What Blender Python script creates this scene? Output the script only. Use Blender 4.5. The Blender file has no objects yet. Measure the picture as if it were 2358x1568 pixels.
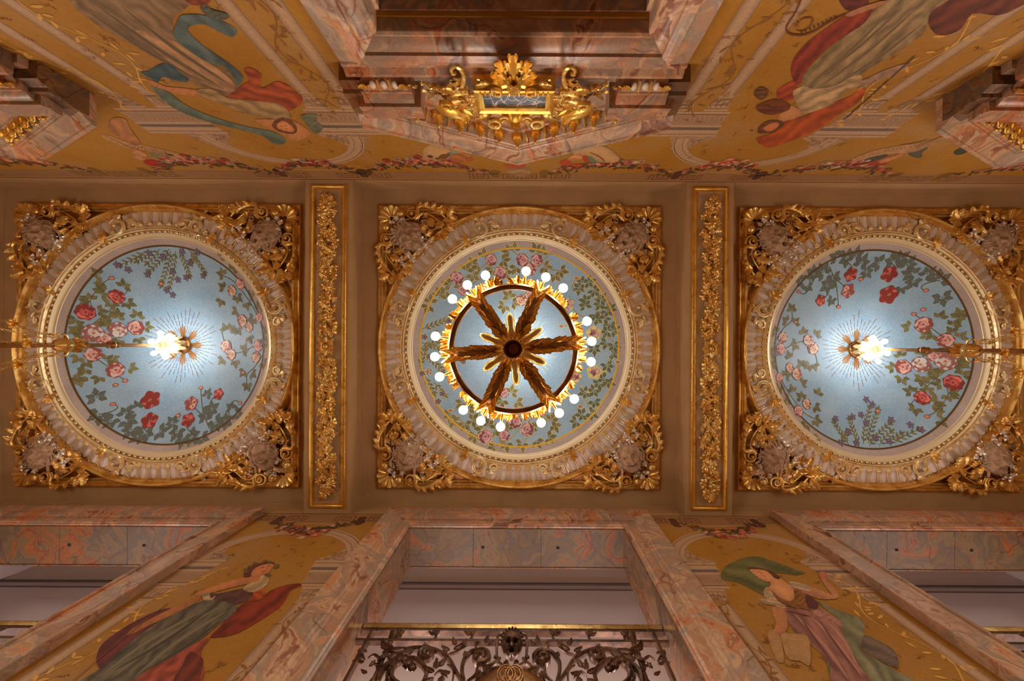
import bpy, math, random
from math import sin, cos, pi, radians, sqrt, atan2, exp
from mathutils import Vector, Matrix, noise
from mathutils.geometry import delaunay_2d_cdt
random.seed(7)
sc = bpy.context.scene
COL = sc.collection
# ------------------------------------------------------------------ camera, looking straight up
F = 900.0; PX, PY = 1213.0, 795.0; ZC = 1.6; ROLL = radians(0.35)
cd = bpy.data.cameras.new('camera'); cam = bpy.data.objects.new('camera', cd); COL.objects.link(cam)
cd.sensor_width = 36.0; cd.sensor_fit = 'HORIZONTAL'; cd.lens = 36.0 * F / 2358.0
cd.shift_x = -(PX - 1179.0) / 2358.0; cd.shift_y = (PY - 784.0) / 2358.0
cd.clip_start = 0.05; cd.clip_end = 100
CRL, SRL = cos(ROLL), sin(ROLL)
cam.matrix_world = Matrix(((CRL, -SRL, 0, 0), (-SRL, -CRL, 0, 0), (0, 0, -1, ZC), (0, 0, 0, 1)))
sc.camera = cam
# ------------------------------------------------------------------ world, exposure
w = bpy.data.worlds.new('world'); sc.world = w; w.use_nodes = True
w.node_tree.nodes['Background'].inputs[0].default_value = (1.0, 0.8, 0.6, 1)
w.node_tree.nodes['Background'].inputs[1].default_value = 0.05
sc.view_settings.view_transform = 'Standard'; sc.view_settings.look = 'None'
sc.view_settings.gamma = 1.0; sc.view_settings.use_curve_mapping = False
sc.view_settings.exposure = 0.0
sc.cycles.use_denoising = True
sc.cycles.max_bounces = 6; sc.cycles.diffuse_bounces = 3; sc.cycles.glossy_bounces = 3
sc.cycles.sample_clamp_indirect = 4.0
BULB = 145.0; UPL = 66.0; GAL = 40.0
def point_light(name, loc, power, size, col):
    l = bpy.data.lights.new(name, 'POINT'); l.energy = power; l.shadow_soft_size = size; l.color = col
    o = bpy.data.objects.new(name, l); COL.objects.link(o); o.location = loc; return o
CX = [-5.976, -0.123, 5.730]; YC = 0.035
for i, x in enumerate(CX):     # unseen fill lights added low behind the openings to brighten the gallery
    for dx in (-1.1, 1.1): point_light('gallery_fill', (x + dx, 3.75, ZC + 3.3), GAL, 0.12, (1.0, 0.84, 0.80))
# weak fill lights added out of view, low in the hall below the viewer
for x in (-6.0, -0.1, 5.7):
    point_light('hall_fill_light', (x, 0.0, 1.0), 4, 0.25, (1.0, 0.72, 0.45))

# ------------------------------------------------------------------ colour and material helpers
def lin(c): c /= 255.0; return c / 12.92 if c <= 0.04045 else ((c + 0.055) / 1.055) ** 2.4
def S(r, g, b, k=1.0): return (min(.93, lin(r) * k), min(.93, lin(g) * k), min(.93, lin(b) * k), 1.0)
def mat(name, col, rough=0.6, metal=0.0, fn=None, bump=None, spec=0.5):
    m = bpy.data.materials.new(name); m.use_nodes = True; nt = m.node_tree
    b = nt.nodes['Principled BSDF']; b.inputs['Base Color'].default_value = col
    b.inputs['Roughness'].default_value = rough; b.inputs['Metallic'].default_value = metal
    b.inputs['Specular IOR Level'].default_value = spec
    if fn: fn(nt, b)
    if bump:
        sc_, st_ = bump
        t = nt.nodes.new('ShaderNodeTexCoord'); n = nt.nodes.new('ShaderNodeTexNoise'); n.inputs['Scale'].default_value = sc_
        n.inputs['Detail'].default_value = 4
        nt.links.new(t.outputs['Object'], n.inputs['Vector'])
        bp = nt.nodes.new('ShaderNodeBump'); bp.inputs['Strength'].default_value = st_; bp.inputs['Distance'].default_value = 0.02
        nt.links.new(n.outputs[0], bp.inputs['Height']); nt.links.new(bp.outputs[0], b.inputs['Normal'])
    return m
def N(nt, t, **k):
    n = nt.nodes.new('ShaderNode' + t)
    for a, v in k.items():
        if a in n.inputs: n.inputs[a].default_value = v
        else: setattr(n, a, v)
    return n
def ramp(nt, fac, stops, interp='LINEAR'):
    r = nt.nodes.new('ShaderNodeValToRGB'); e = r.color_ramp.elements; r.color_ramp.interpolation = interp
    e[0].position, e[0].color = stops[0]; e[1].position, e[1].color = stops[-1]
    for p, c in stops[1:-1]:
        x = e.new(p); x.color = c
    nt.links.new(fac, r.inputs[0]); return r.outputs[0]
def mix(nt, fac, a, b, mode='MIX'):
    m = nt.nodes.new('ShaderNodeMix'); m.data_type = 'RGBA'; m.blend_type = mode
    def s(i, v):
        if isinstance(v, (tuple, float, int)): m.inputs[i].default_value = v
        else: nt.links.new(v, m.inputs[i])
    s(0, fac); s(6, a); s(7, b); return m.outputs[2]
def coords(nt, kind='Object', scale=(1, 1, 1), loc=(0, 0, 0)):
    t = N(nt, 'TexCoord'); m = N(nt, 'Mapping'); m.inputs['Scale'].default_value = scale; m.inputs['Location'].default_value = loc
    nt.links.new(t.outputs[kind], m.inputs[0]); return m.outputs[0]
def worldpos(nt, scale=(1, 1, 1), loc=(0, 0, 0)):
    g = N(nt, 'NewGeometry'); m = N(nt, 'Mapping'); m.inputs['Scale'].default_value = scale; m.inputs['Location'].default_value = loc
    nt.links.new(g.outputs['Position'], m.inputs[0]); return m.outputs[0]
def noise_n(nt, vec, scale, detail=4, dist=0.0, rough=0.55):
    n = N(nt, 'TexNoise'); n.inputs['Scale'].default_value = scale; n.inputs['Detail'].default_value = detail
    n.inputs['Distortion'].default_value = dist; n.inputs['Roughness'].default_value = rough
    nt.links.new(vec, n.inputs['Vector']); return n.outputs[0]
def marble_fn(base, pale, warm, red, vein, off=0.0, vs=1.0, warmpos=0.60):
    def fn(nt, b):
        v = worldpos(nt, loc=(off, off * .7, off * .3))
        n0 = N(nt, 'TexNoise'); n0.inputs['Scale'].default_value = 1.2 * vs; n0.inputs['Detail'].default_value = 3.5
        nt.links.new(v, n0.inputs['Vector'])
        wv = N(nt, 'VectorMath', operation='MULTIPLY_ADD')
        nt.links.new(n0.outputs['Color'], wv.inputs[0]); wv.inputs[1].default_value = (1.3, 1.3, 1.3); nt.links.new(v, wv.inputs[2])
        vw = wv.outputs[0]
        grey = tuple(sum(base[:3]) / 3 * q for q in (1.02, .82, .64)) + (1,)
        big = noise_n(nt, vw, 1.5 * vs, 5, .7, .55)
        c = ramp(nt, big, [(0.30, vein), (0.345, red), (0.37, pale), (0.43, base), (0.50, grey), (0.545, pale), (0.57, base), (warmpos, warm), (warmpos + .045, red), (warmpos + .06, pale), (warmpos + .12, grey)])
        fine = noise_n(nt, vw, 8 * vs, 9, 3.0, .68)
        c = mix(nt, 0.28, c, ramp(nt, fine, [(0.34, red), (0.40, base), (0.5, pale), (0.58, grey), (0.66, warm)]))
        gate = ramp(nt, noise_n(nt, v, 2.1 * vs, 3), [(0.44, (0, 0, 0, 1)), (0.62, (1, 1, 1, 1))])
        vo = N(nt, 'TexVoronoi', feature='DISTANCE_TO_EDGE'); vo.inputs['Scale'].default_value = 1.9 * vs
        nt.links.new(vw, vo.inputs['Vector'])
        e1 = ramp(nt, vo.outputs['Distance'], [(0.0, (.9, .9, .9, 1)), (0.012, (.55, .55, .55, 1)), (0.035, (0, 0, 0, 1))])
        c = mix(nt, mix(nt, 1.0, e1, gate, 'MULTIPLY'), c, mix(nt, .5, vein, red))
        v2 = N(nt, 'TexVoronoi', feature='DISTANCE_TO_EDGE'); v2.inputs['Scale'].default_value = 6.5 * vs
        nt.links.new(vw, v2.inputs['Vector'])
        e2 = ramp(nt, v2.outputs['Distance'], [(0.0, (.6, .6, .6, 1)), (0.03, (0, 0, 0, 1))])
        g2 = ramp(nt, noise_n(nt, v, 3.1 * vs, 3), [(0.5, (0, 0, 0, 1)), (0.6, (1, 1, 1, 1))])
        c = mix(nt, mix(nt, 1.0, e2, g2, 'MULTIPLY'), c, red)
        nt.links.new(c, b.inputs['Base Color'])
    return fn
K = 2.3
M = {}
KS = 1.5
M['tan'] = mat('tan_plaster', S(120, 96, 64, 2.7), .85, fn=lambda nt, b: nt.links.new(
    mix(nt, .25, S(120, 96, 64, 2.7), ramp(nt, noise_n(nt, worldpos(nt), 3, 6), [(.35, S(108, 80, 50, 2.7)), (.65, S(132, 104, 70, 2.7))])), b.inputs['Base Color']), bump=(60, .15))
M['ochre'] = mat('ochre_mural_ground', S(140, 90, 30, K * 1.3), .8, fn=lambda nt, b: nt.links.new(
    mix(nt, 1.0, ramp(nt, noise_n(nt, worldpos(nt), 1.2, 6, .6), [(.3, S(142, 94, 12, 1.6)), (.5, S(150, 103, 26, 1.6)), (.7, S(148, 108, 58, 1.6))]),
        ramp(nt, noise_n(nt, worldpos(nt, (1, 1, 1)), 30, 5), [(.3, (.88, .88, .88, 1)), (.7, (1.06, 1.06, 1.06, 1))]), 'MULTIPLY'), b.inputs['Base Color']), bump=(180, .12))
def attr_fn(scale=90, lo=.8, hi=1.12, cells=False):
    def fn(nt, b):
        a = N(nt, 'Attribute', attribute_name='Col')
        v = worldpos(nt)
        if cells:
            vo = N(nt, 'TexVoronoi'); vo.inputs['Scale'].default_value = scale; nt.links.new(v, vo.inputs['Vector'])
            t = ramp(nt, vo.outputs['Color'], [(0., (lo, lo, lo, 1)), (1., (hi, hi, hi, 1))])
        else:
            t = ramp(nt, noise_n(nt, v, scale, 4), [(.3, (lo, lo, lo, 1)), (.7, (hi, hi, hi, 1))])
        nt.links.new(mix(nt, 1.0, a.outputs['Color'], t, 'MULTIPLY'), b.inputs['Base Color'])
    return fn
M['paint'] = mat('mural_paint', (1, 1, 1, 1), .8, fn=attr_fn(45, .86, 1.08))
def mosaic_fn(c0, c1, c2, scale=125):
    def fn(nt, b):
        v = worldpos(nt)
        vo = N(nt, 'TexVoronoi'); vo.inputs['Scale'].default_value = scale; nt.links.new(v, vo.inputs['Vector'])
        sep = N(nt, 'SeparateColor'); nt.links.new(vo.outputs['Color'], sep.inputs[0])
        c = ramp(nt, sep.outputs[0], [(0., c0), (.5, c1), (1., c2)])
        c = mix(nt, .35, c, ramp(nt, noise_n(nt, v, 2.2, 3), [(.35, c0), (.65, c2)]))
        ve = N(nt, 'TexVoronoi', feature='DISTANCE_TO_EDGE'); ve.inputs['Scale'].default_value = scale; nt.links.new(v, ve.inputs['Vector'])
        g = ramp(nt, ve.outputs['Distance'], [(0.02, (.62, .62, .62, 1)), (0.10, (1, 1, 1, 1))])
        nt.links.new(mix(nt, 1.0, c, g, 'MULTIPLY'), b.inputs['Base Color'])
        bp = N(nt, 'Bump', Strength=.25, Distance=.01); nt.links.new(ve.outputs['Distance'], bp.inputs['Height']); nt.links.new(bp.outputs[0], b.inputs['Normal'])
    return fn
M['sky'] = mat('blue_glass_mosaic', (1, 1, 1, 1), .38, fn=mosaic_fn((.30, .54, .76, 1), (.42, .68, .88, 1), (.58, .82, .95, 1)))
M['mborder'] = mat('grey_mosaic_border', (1, 1, 1, 1), .5, fn=mosaic_fn((.48, .38, .33, 1), (.62, .51, .45, 1), (.76, .65, .57, 1), 140))
M['mosaic'] = mat('mosaic_tesserae', (1, 1, 1, 1), .5, fn=attr_fn(150, .7, 1.2, True))
def gold_fn(dark, mid, hi, sc_=5):
    def fn(nt, b):
        c = ramp(nt, noise_n(nt, worldpos(nt), sc_, 5, .8), [(.32, dark), (.5, mid), (.66, hi)])
        nt.links.new(c, b.inputs['Base Color'])
        r = ramp(nt, noise_n(nt, worldpos(nt), sc_ * 3, 4), [(.35, (.26, .26, .26, 1)), (.65, (.48, .48, .48, 1))])
        nt.links.new(r, b.inputs['Roughness'])
    return fn
M['gold'] = mat('gold_leaf', (1, .7, .3, 1), .33, .78, fn=gold_fn((.62, .34, .07, 1), (.90, .54, .14, 1), (.95, .71, .26, 1)))
M['gold_b'] = mat('bright_gold_leaf', (1, .7, .3, 1), .32, .85, fn=gold_fn((.78, .40, .05, 1), (.93, .54, .10, 1), (.93, .62, .16, 1)))
M['gold_w'] = mat('pale_gold_leaf', (1, .8, .5, 1), .33, .5, fn=gold_fn((.84, .58, .27, 1), (.95, .73, .38, 1), (.95, .82, .50, 1)))
M['silver'] = mat('pale_silvered_leaf', (.8, .7, .56, 1), .3, .75, fn=gold_fn((.62, .50, .36, 1), (.78, .66, .52, 1), (.86, .78, .66, 1)))
M['bronze'] = mat('dark_gilt_bronze', (.5, .25, .1, 1), .35, .9, fn=gold_fn((.30, .13, .045, 1), (.46, .22, .075, 1), (.62, .33, .12, 1)))
M['iron'] = mat('brown_wrought_iron', (.2, .1, .06, 1), .5, .35, fn=gold_fn((.05, .022, .012, 1), (.12, .055, .028, 1), (.20, .10, .05, 1), 9))
M['brass'] = mat('worn_brass', (.5, .34, .12, 1), .3, .9, fn=gold_fn((.36, .24, .08, 1), (.5, .35, .13, 1), (.62, .45, .2, 1), 8))
M['stone'] = mat('painted_plaster_mask', S(130, 104, 80, K), .75, fn=lambda nt, b: nt.links.new(
    ramp(nt, noise_n(nt, worldpos(nt), 14, 5), [(.35, S(112, 88, 64, K)), (.65, S(142, 116, 92, K))]), b.inputs['Base Color']))
M['cove'] = mat('pale_gilt_cove', (.95, .80, .50, 1), .38, .35)
M['flute'] = mat('beige_flute', (.78, .64, .52, 1), .4)
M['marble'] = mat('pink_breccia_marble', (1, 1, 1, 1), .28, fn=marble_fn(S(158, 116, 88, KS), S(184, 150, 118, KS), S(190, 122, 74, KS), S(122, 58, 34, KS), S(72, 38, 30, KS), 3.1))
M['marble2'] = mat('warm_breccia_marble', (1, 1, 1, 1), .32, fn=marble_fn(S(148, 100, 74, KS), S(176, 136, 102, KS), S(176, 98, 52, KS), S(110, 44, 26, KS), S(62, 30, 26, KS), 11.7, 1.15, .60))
M['marble3'] = mat('olive_breccia_marble', (1, 1, 1, 1), .5, fn=marble_fn(S(108, 84, 50, 1.0), S(124, 100, 66, 1.0), S(156, 84, 30, 1.1), S(112, 40, 14, 1.1), S(40, 20, 18, 1.0), 23.4, 1.1, .60))
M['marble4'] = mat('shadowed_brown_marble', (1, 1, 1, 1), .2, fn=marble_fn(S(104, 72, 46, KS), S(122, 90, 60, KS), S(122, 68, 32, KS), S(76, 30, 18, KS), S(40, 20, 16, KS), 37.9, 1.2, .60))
def tablet_fn(nt, b):
    v = worldpos(nt, (1, 1, 1))
    n0 = N(nt, 'TexNoise'); n0.inputs['Scale'].default_value = 9; nt.links.new(v, n0.inputs['Vector'])
    wv = N(nt, 'VectorMath', operation='MULTIPLY_ADD'); nt.links.new(n0.outputs['Color'], wv.inputs[0]); wv.inputs[1].default_value = (.12, .12, .12); nt.links.new(v, wv.inputs[2])
    vo = N(nt, 'TexVoronoi', feature='DISTANCE_TO_EDGE'); vo.inputs['Scale'].default_value = 11; nt.links.new(wv.outputs[0], vo.inputs['Vector'])
    nt.links.new(ramp(nt, vo.outputs['Distance'], [(0., (.62, .52, .45, 1)), (.03, (.48, .39, .33, 1)), (.05, (.10, .10, .115, 1)), (.3, (.055, .058, .075, 1))]), b.inputs['Base Color'])
M['tablet'] = mat('blue_black_veined_marble', (1, 1, 1, 1), .35, fn=tablet_fn)
M['grey'] = mat('grey_gallery_plaster', (.74, .665, .66, 1), .85, bump=(80, .1))
M['greyline'] = mat('grey_moulding_shadow', S(90, 74, 68, 1.0), .7)
M['dark'] = mat('dark_hole', (.01, .008, .007, 1), .9)
def floor_fn(nt, b):
    ch = N(nt, 'TexChecker'); ch.inputs['Scale'].default_value = 1.6; nt.links.new(worldpos(nt), ch.inputs['Vector'])
    ch.inputs['Color1'].default_value = (.30, .22, .15, 1); ch.inputs['Color2'].default_value = (.2, .1, .07, 1)
    nt.links.new(ch.outputs[0], b.inputs['Base Color'])
M['floor'] = mat('polished_stone_floor', (1, 1, 1, 1), .25, fn=floor_fn)
def emis(name, col, st):
    m = bpy.data.materials.new(name); m.use_nodes = True; nt = m.node_tree; b = nt.nodes['Principled BSDF']
    b.inputs['Base Color'].default_value = (.9, .9, .9, 1); b.inputs['Emission Color'].default_value = col
    b.inputs['Emission Strength'].default_value = st; return m
M['bulb'] = emis('lit_frosted_bulb', (1.0, .88, .76, 1), BULB)
M['bulb_up'] = emis('lit_clear_bulb', (1.0, .96, .95, 1), UPL)

# ------------------------------------------------------------------ mesh helpers
class MB:
    def __init__(s): s.v = []; s.f = []; s.c = []
    def add(s, vs, fs, col=None):
        n = len(s.v); s.v.extend(vs); s.f.extend([tuple(i + n for i in f) for f in fs])
        if col is None: s.c.extend([(1, 1, 1, 1)] * len(vs))
        elif isinstance(col, list): s.c.extend(col)
        else: s.c.extend([col] * len(vs))
        return s
    def join(s, o, mtx=None):
        s.add([mtx @ Vector(p) for p in o.v] if mtx is not None else o.v, o.f, list(o.c)); return s
    def grid(s, rows, cu=False, cv=False, col=None):
        nr = len(rows); nc = len(rows[0]); fs = []
        for i in range(nr if cu else nr - 1):
            for j in range(nc if cv else nc - 1):
                a = i * nc + j; b = i * nc + (j + 1) % nc; c = ((i + 1) % nr) * nc + (j + 1) % nc; d = ((i + 1) % nr) * nc + j
                fs.append((a, b, c, d))
        return s.add([p for r in rows for p in r], fs, col)
    def box(s, x0, x1, y0, y1, z0, z1, bev=0.0):
        if bev <= 0:
            v = [(x, y, z) for z in (z0, z1) for y in (y0, y1) for x in (x0, x1)]
            return s.add(v, [(0, 2, 3, 1), (4, 5, 7, 6), (0, 1, 5, 4), (2, 6, 7, 3), (0, 4, 6, 2), (1, 3, 7, 5)])
        cx, cy, cz = (x0 + x1) / 2, (y0 + y1) / 2, (z0 + z1) / 2; hx, hy, hz = abs(x1 - x0) / 2, abs(y1 - y0) / 2, abs(z1 - z0) / 2
        b = min(bev, hx * .45, hy * .45, hz * .45); rows = []
        def lp(ix, z): return [(cx + a, cy + q, z) for a, q in ((hx - ix, hy - b * 0 - ix + 0), (-(hx - ix), hy - ix), (-(hx - ix), -(hy - ix)), (hx - ix, -(hy - ix)))]
        rows = [lp(b, cz - hz), lp(0, cz - hz + b), lp(0, cz + hz - b), lp(b, cz + hz)]
        s.grid(rows, cv=True); n = len(s.v); s.f.append((n - 16, n - 15, n - 14, n - 13)); s.f.append((n - 1, n - 2, n - 3, n - 4)); return s
def mesh(name, mb, smooth=True, ang=38, mtx=None):
    me = bpy.data.meshes.new(name)
    me.from_pydata([tuple(p) for p in mb.v], [], mb.f); me.update()
    if any(c != (1, 1, 1, 1) for c in mb.c[:50]) or any(c != (1, 1, 1, 1) for c in mb.c[-50:]):
        at = me.color_attributes.new('Col', 'FLOAT_COLOR', 'POINT')
        at.data.foreach_set('color', [x for c in mb.c for x in c])
    if smooth:
        me.polygons.foreach_set('use_smooth', [True] * len(me.polygons)); me.set_sharp_from_angle(angle=radians(ang))
    return me
def obj(name, me, m=None, parent=None, loc=(0, 0, 0), rz=0.0, sc_=None, mtx=None, smooth=True, ang=38):
    if isinstance(me, MB): me = mesh(name, me, smooth, ang)
    if m is not None and not me.materials: me.materials.append(M[m])
    o = bpy.data.objects.new(name, me); COL.objects.link(o)
    if parent is not None: o.parent = parent
    if mtx is not None: o.matrix_local = mtx
    else:
        o.location = loc; o.rotation_euler = (0, 0, rz)
        if sc_: o.scale = sc_ if isinstance(sc_, tuple) else (sc_,) * 3
    return o
def thing(name, label, cat, loc=(0, 0, 0), rz=0.0, group=None):
    o = bpy.data.objects.new(name, None); COL.objects.link(o); o.location = loc; o.rotation_euler = (0, 0, rz)
    o.empty_display_size = .2; o['label'] = label; o['category'] = cat
    if group: o['group'] = group
    return o
def lab(o, s): o['label'] = s; return o
def tree_copy(o, parent=None):
    c = o.copy(); COL.objects.link(c)
    if parent is not None: c.parent = parent
    for ch in list(o.children): tree_copy(ch, c)
    return c
def struct(name, mb, m, **k):
    o = obj(name, mb, m, **k); o['kind'] = 'structure'; return o
def lathe(prof, n=48, mb=None, z=-1, arc=None, cx=0, cy=0):
    """revolve (r, h) about the vertical; h counts toward the viewer below when z=-1"""
    mb = mb or MB(); rows = []
    for r, h in prof: rows.append([(cx + r * cos(2 * pi * i / n), cy + r * sin(2 * pi * i / n), z * h) for i in range(n)])
    return mb.grid(rows, cv=True)
def crom(p, k=6, closed=False):
    out = []; n = len(p)
    for i in range(n if closed else n - 1):
        g = lambda j: p[j % n] if closed else p[max(0, min(n - 1, j))]
        a, b, c, d = g(i - 1), g(i), g(i + 1), g(i + 2)
        for q in range(k):
            t = q / k; out.append(tuple(.5 * ((2 * b[m]) + (-a[m] + c[m]) * t + (2 * a[m] - 5 * b[m] + 4 * c[m] - d[m]) * t * t + (-a[m] + 3 * b[m] - 3 * c[m] + d[m]) * t ** 3) for m in range(len(b))))
    if not closed: out.append(tuple(p[-1]))
    return out
def tube(path, rad, n=8, mb=None, flat=1.0, up=(0, 0, 1), cap=True, col=None):
    """tube along path, cross section width rad, thickness rad*flat along up"""
    mb = mb or MB(); P = [Vector(p) for p in path]; U = Vector(up); rows = []
    for i, p in enumerate(P):
        t = (P[min(i + 1, len(P) - 1)] - P[max(i - 1, 0)])
        t = t.normalized() if t.length > 1e-9 else Vector((1, 0, 0))
        s = t.cross(U); s = s.normalized() if s.length > 1e-6 else t.orthogonal().normalized(); u = s.cross(t)
        r = rad[i] if isinstance(rad, (list, tuple)) else rad
        rows.append([tuple(p + s * (r * cos(a)) + u * (r * flat * sin(a))) for a in [2 * pi * k / n for k in range(n)]])
    mb.grid(rows, cv=True, col=col)
    if cap:
        b = len(mb.v) - len(rows) * n; mb.f.append(tuple(b + i for i in range(n))); e = len(mb.v) - n; mb.f.append(tuple(e + n - 1 - i for i in range(n)))
    return mb
def ball(c, r, mb=None, nu=10, nv=7, sq=(1, 1, 1), col=None):
    mb = mb or MB(); rows = []
    for i in range(nv + 1):
        a = pi * i / nv; rows.append([(c[0] + r * sq[0] * sin(a) * cos(2 * pi * j / nu), c[1] + r * sq[1] * sin(a) * sin(2 * pi * j / nu), c[2] + r * sq[2] * cos(a)) for j in range(nu)])
    return mb.grid(rows, cv=True, col=col)
# all relief ornament is modelled with x right, y down as seen from below, z toward the viewer; FLIP turns it to the ceiling
def flip(mb):
    mb.v = [(p[0], p[1], -p[2]) for p in mb.v]; return mb
def onwall(side):
    """relief (x, y, z) -> wall: x along wall, y toward lower on the wall (image up), z out of the wall"""
    sgn = 1 if side == 'top' else -1
    return Matrix(((1, 0, 0, 0), (0, 0, sgn, 0), (0, 1, 0, 0), (0, 0, 0, 1)))
# ------------------------------------------------------------------ ornament meshes
def acanthus(L=1.0, W=.5, lobes=5, h=.14, curl=.25, nu=22, nv=10, bend=0.0, tip=.0):
    mb = MB(); rows = []
    for i in range(nu + 1):
        u = i / nu; env = (max(0, sin(pi * min(1, u ** .75))) ** .7) * (1 - .25 * u) if u < 1 else 0
        env = max(env, .16 * (1 - u))
        lob = abs(sin(pi * lobes * u ** .9)) + 1e-9; w_ = W * .5 * env * (.62 + .55 * lob ** .6)
        r = []
        for j in range(nv + 1):
            v = -1 + 2 * j / nv
            y = v * w_; x = L * u - .10 * L * abs(v) * (1 - lob) + .05 * L * abs(v) ** 2
            z = h * (1 - abs(v) ** 1.6) * max(0, sin(pi * min(1, .12 + u * .85))) ** .6
            z += .06 * W * exp(-(v * 6) ** 2) + .05 * W * cos(abs(v) * pi * 2.5) * (.4 + .6 * lob) * (1 if abs(v) < .98 else 0)
            z += curl * (u ** 3) * .6 - tip * max(0, u - .8) * 3
            if bend:
                a = bend * u; R = L / bend; x2 = sin(a) * R; y2 = (1 - cos(a)) * R; x, y = x2 - sin(a) * y + (x - L * u), y2 + cos(a) * y
            r.append((x, y, z))
        rows.append(r)
    return mb.grid(rows)
def ivy(R=1.0, h=.18, n=5, ph=0.0):
    mb = MB(); K_ = 40; out = []; mid = []
    for k in range(K_):
        a = 2 * pi * k / K_; q = cos(n * (a) / 2) ; rr = .66 + .34 * abs(cos(n * a / 2)) ** 1.2 + .07 * cos(3 * n * a) - .25 * exp(-((a - pi) / .25) ** 2)
        out.append((R * rr * cos(a), R * rr * sin(a), h * .15 * cos(n * a)))
        rr2 = .5 * rr; mid.append((R * rr2 * cos(a), R * rr2 * sin(a), h * (.8 + .35 * cos(n * a))))
    vs = out + mid + [(0, 0, h * .7)]; fs = []
    for k in range(K_):
        q = (k + 1) % K_; fs.append((k, q, K_ + q, K_ + k)); fs.append((K_ + k, K_ + q, 2 * K_))
    return mb.add(vs, fs)
def blossom(R=1.0, pet=5, layers=3, h=.35):
    mb = MB()
    for l in range(layers):
        rr = R * (1 - l * .3); z0 = h * R * l / layers
        for p in range(pet):
            a = 2 * pi * (p + .5 * l) / pet; rows = []
            for i in range(5):
                u = i / 4; wd = rr * .55 * sin(pi * (.12 + .8 * u)) ; rows.append([(rr * u * cos(a) - v * wd * sin(a), rr * u * sin(a) + v * wd * cos(a), z0 + h * R * (.25 + .5 * u * u - .35 * abs(v) * (1 - u)) + .1 * R * v * v) for v in (-1, -.5, 0, .5, 1)])
            mb.grid(rows)
    ball((0, 0, h * R * 1.0), R * .2, mb, 8, 5)
    return mb
def volute(R, turns=1.6, r0=.16, z0=0, h=.25, cw=1, a0=0, ctail=None, nseg=10, rt=None):
    """spiral tube of outer radius R around the origin; optional tail = list of points leaving the spiral's outer end"""
    pts = []; rad = []
    n = int(26 * turns)
    for i in range(n + 1):
        t = i / n; a = a0 + cw * 2 * pi * turns * (1 - t); r = R * (1 - .82 * (1 - t))
        pts.append((r * cos(a), r * sin(a), z0 + h * R * (1 - t))); rad.append(R * r0 * (.55 + .6 * t))
    if ctail:
        q = crom([pts[-3], pts[-1]] + ctail, 7)[7:]; m = len(q)
        for i, p in enumerate(q[1:]):
            pts.append(p); rad.append(R * r0 * 1.15 * (1 + .25 * sin(pi * i / m)) * (1 - .55 * i / m))
    mb = tube(pts, rad, nseg, flat=1.1)
    ball((0, 0, z0 + h * R * 1.15), R * .24, mb, 8, 6)
    return mb
def shell(R, lobes=8, a0=-pi, a1=0.0, h=.22):
    mb = MB(); rows = []; nu = 10; nv = lobes * 8
    for i in range(nu + 1):
        u = i / nu; row = []
        for j in range(nv + 1):
            t = j / nv; a = a0 + (a1 - a0) * t; ph = (t * lobes) % 1.0; s = max(0, sin(pi * ph)) if t < 1 else 0
            edge = R * (.86 + .14 * s ** .6); r = .12 * R + (edge - .12 * R) * u
            z = h * R * (.25 + .75 * u) * (.55 + .55 * s ** .5) - .16 * R * max(0, sin(pi * ph) - .55) * (max(0, sin(pi * min(1, u * 1.02))) ** .5) * 1.2
            if i == nu: z = 0
            row.append((r * cos(a), r * sin(a), z))
        rows.append(row)
    return mb.grid(rows)
# ------------------------------------------------------------------ pixel -> world
def unroll(px, py):
    dx, dy = px - PX, py - PY
    return dx * CRL + dy * SRL, -dx * SRL + dy * CRL
def U(px, py, Z):
    x, y = unroll(px, py); return (x * Z / F, y * Z / F, ZC + Z)
YT, YB = -2.524, 2.604; ZT = ZC + 6.0
def onY(px, py, Y):
    x, y = unroll(px, py); Z = Y * F / y; return (x * Z / F, ZC + Z)       # (X, z) on a vertical plane y = Y
# ------------------------------------------------------------------ room shell
HC = 2.567; YC0, YC1 = YT, YB; ZCO = ZC + 6.38; BC = [-8.902, -3.049, 2.803, 8.656]
XL, XR = BC[0] - .361, BC[3] + .361
fl = MB().box(XL - .3, XR + .3, -3.6, 4.6, -.1, 0); struct('floor', fl, 'floor', smooth=False)
# ceiling: coffer slabs with a round hole for each shallow dome
RD = 1.84
ce = MB()
for cx in CX:
    n = 72; hs = 2.6; ring = [(cx + RD * cos(2 * pi * k / n), YC + RD * sin(2 * pi * k / n), ZCO) for k in range(n)]
    sq = []
    for k in range(n):
        a = 2 * pi * k / n; m_ = max(abs(cos(a)), abs(sin(a))); sq.append((cx + 2.70 * cos(a) / m_, YC + 2.66 * sin(a) / m_, ZCO))
    ce.grid([ring, sq], cv=True)
ceo = struct('ceiling', ce, 'tan', smooth=False)
slab = MB().box(XL - .3, XR + .3, -3.6, 4.6, ZC + 7.35, ZC + 7.45); slo = obj('roof_slab', slab, 'tan', ceo, smooth=False)
for i, bx in enumerate(BC):   # beams
    b = MB().box(bx - .361, bx + .361, YT, YB, ZT, ZT + .40)
    # small bevel strip where the beam meets the coffer
    b.box(bx - .375, bx - .361, YT, YB, ZCO - .03, ZCO + .01); b.box(bx + .361, bx + .375, YT, YB, ZCO - .03, ZCO + .01)
    struct('trim_%d' % (i + 1), b, 'tan', smooth=False)
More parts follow.
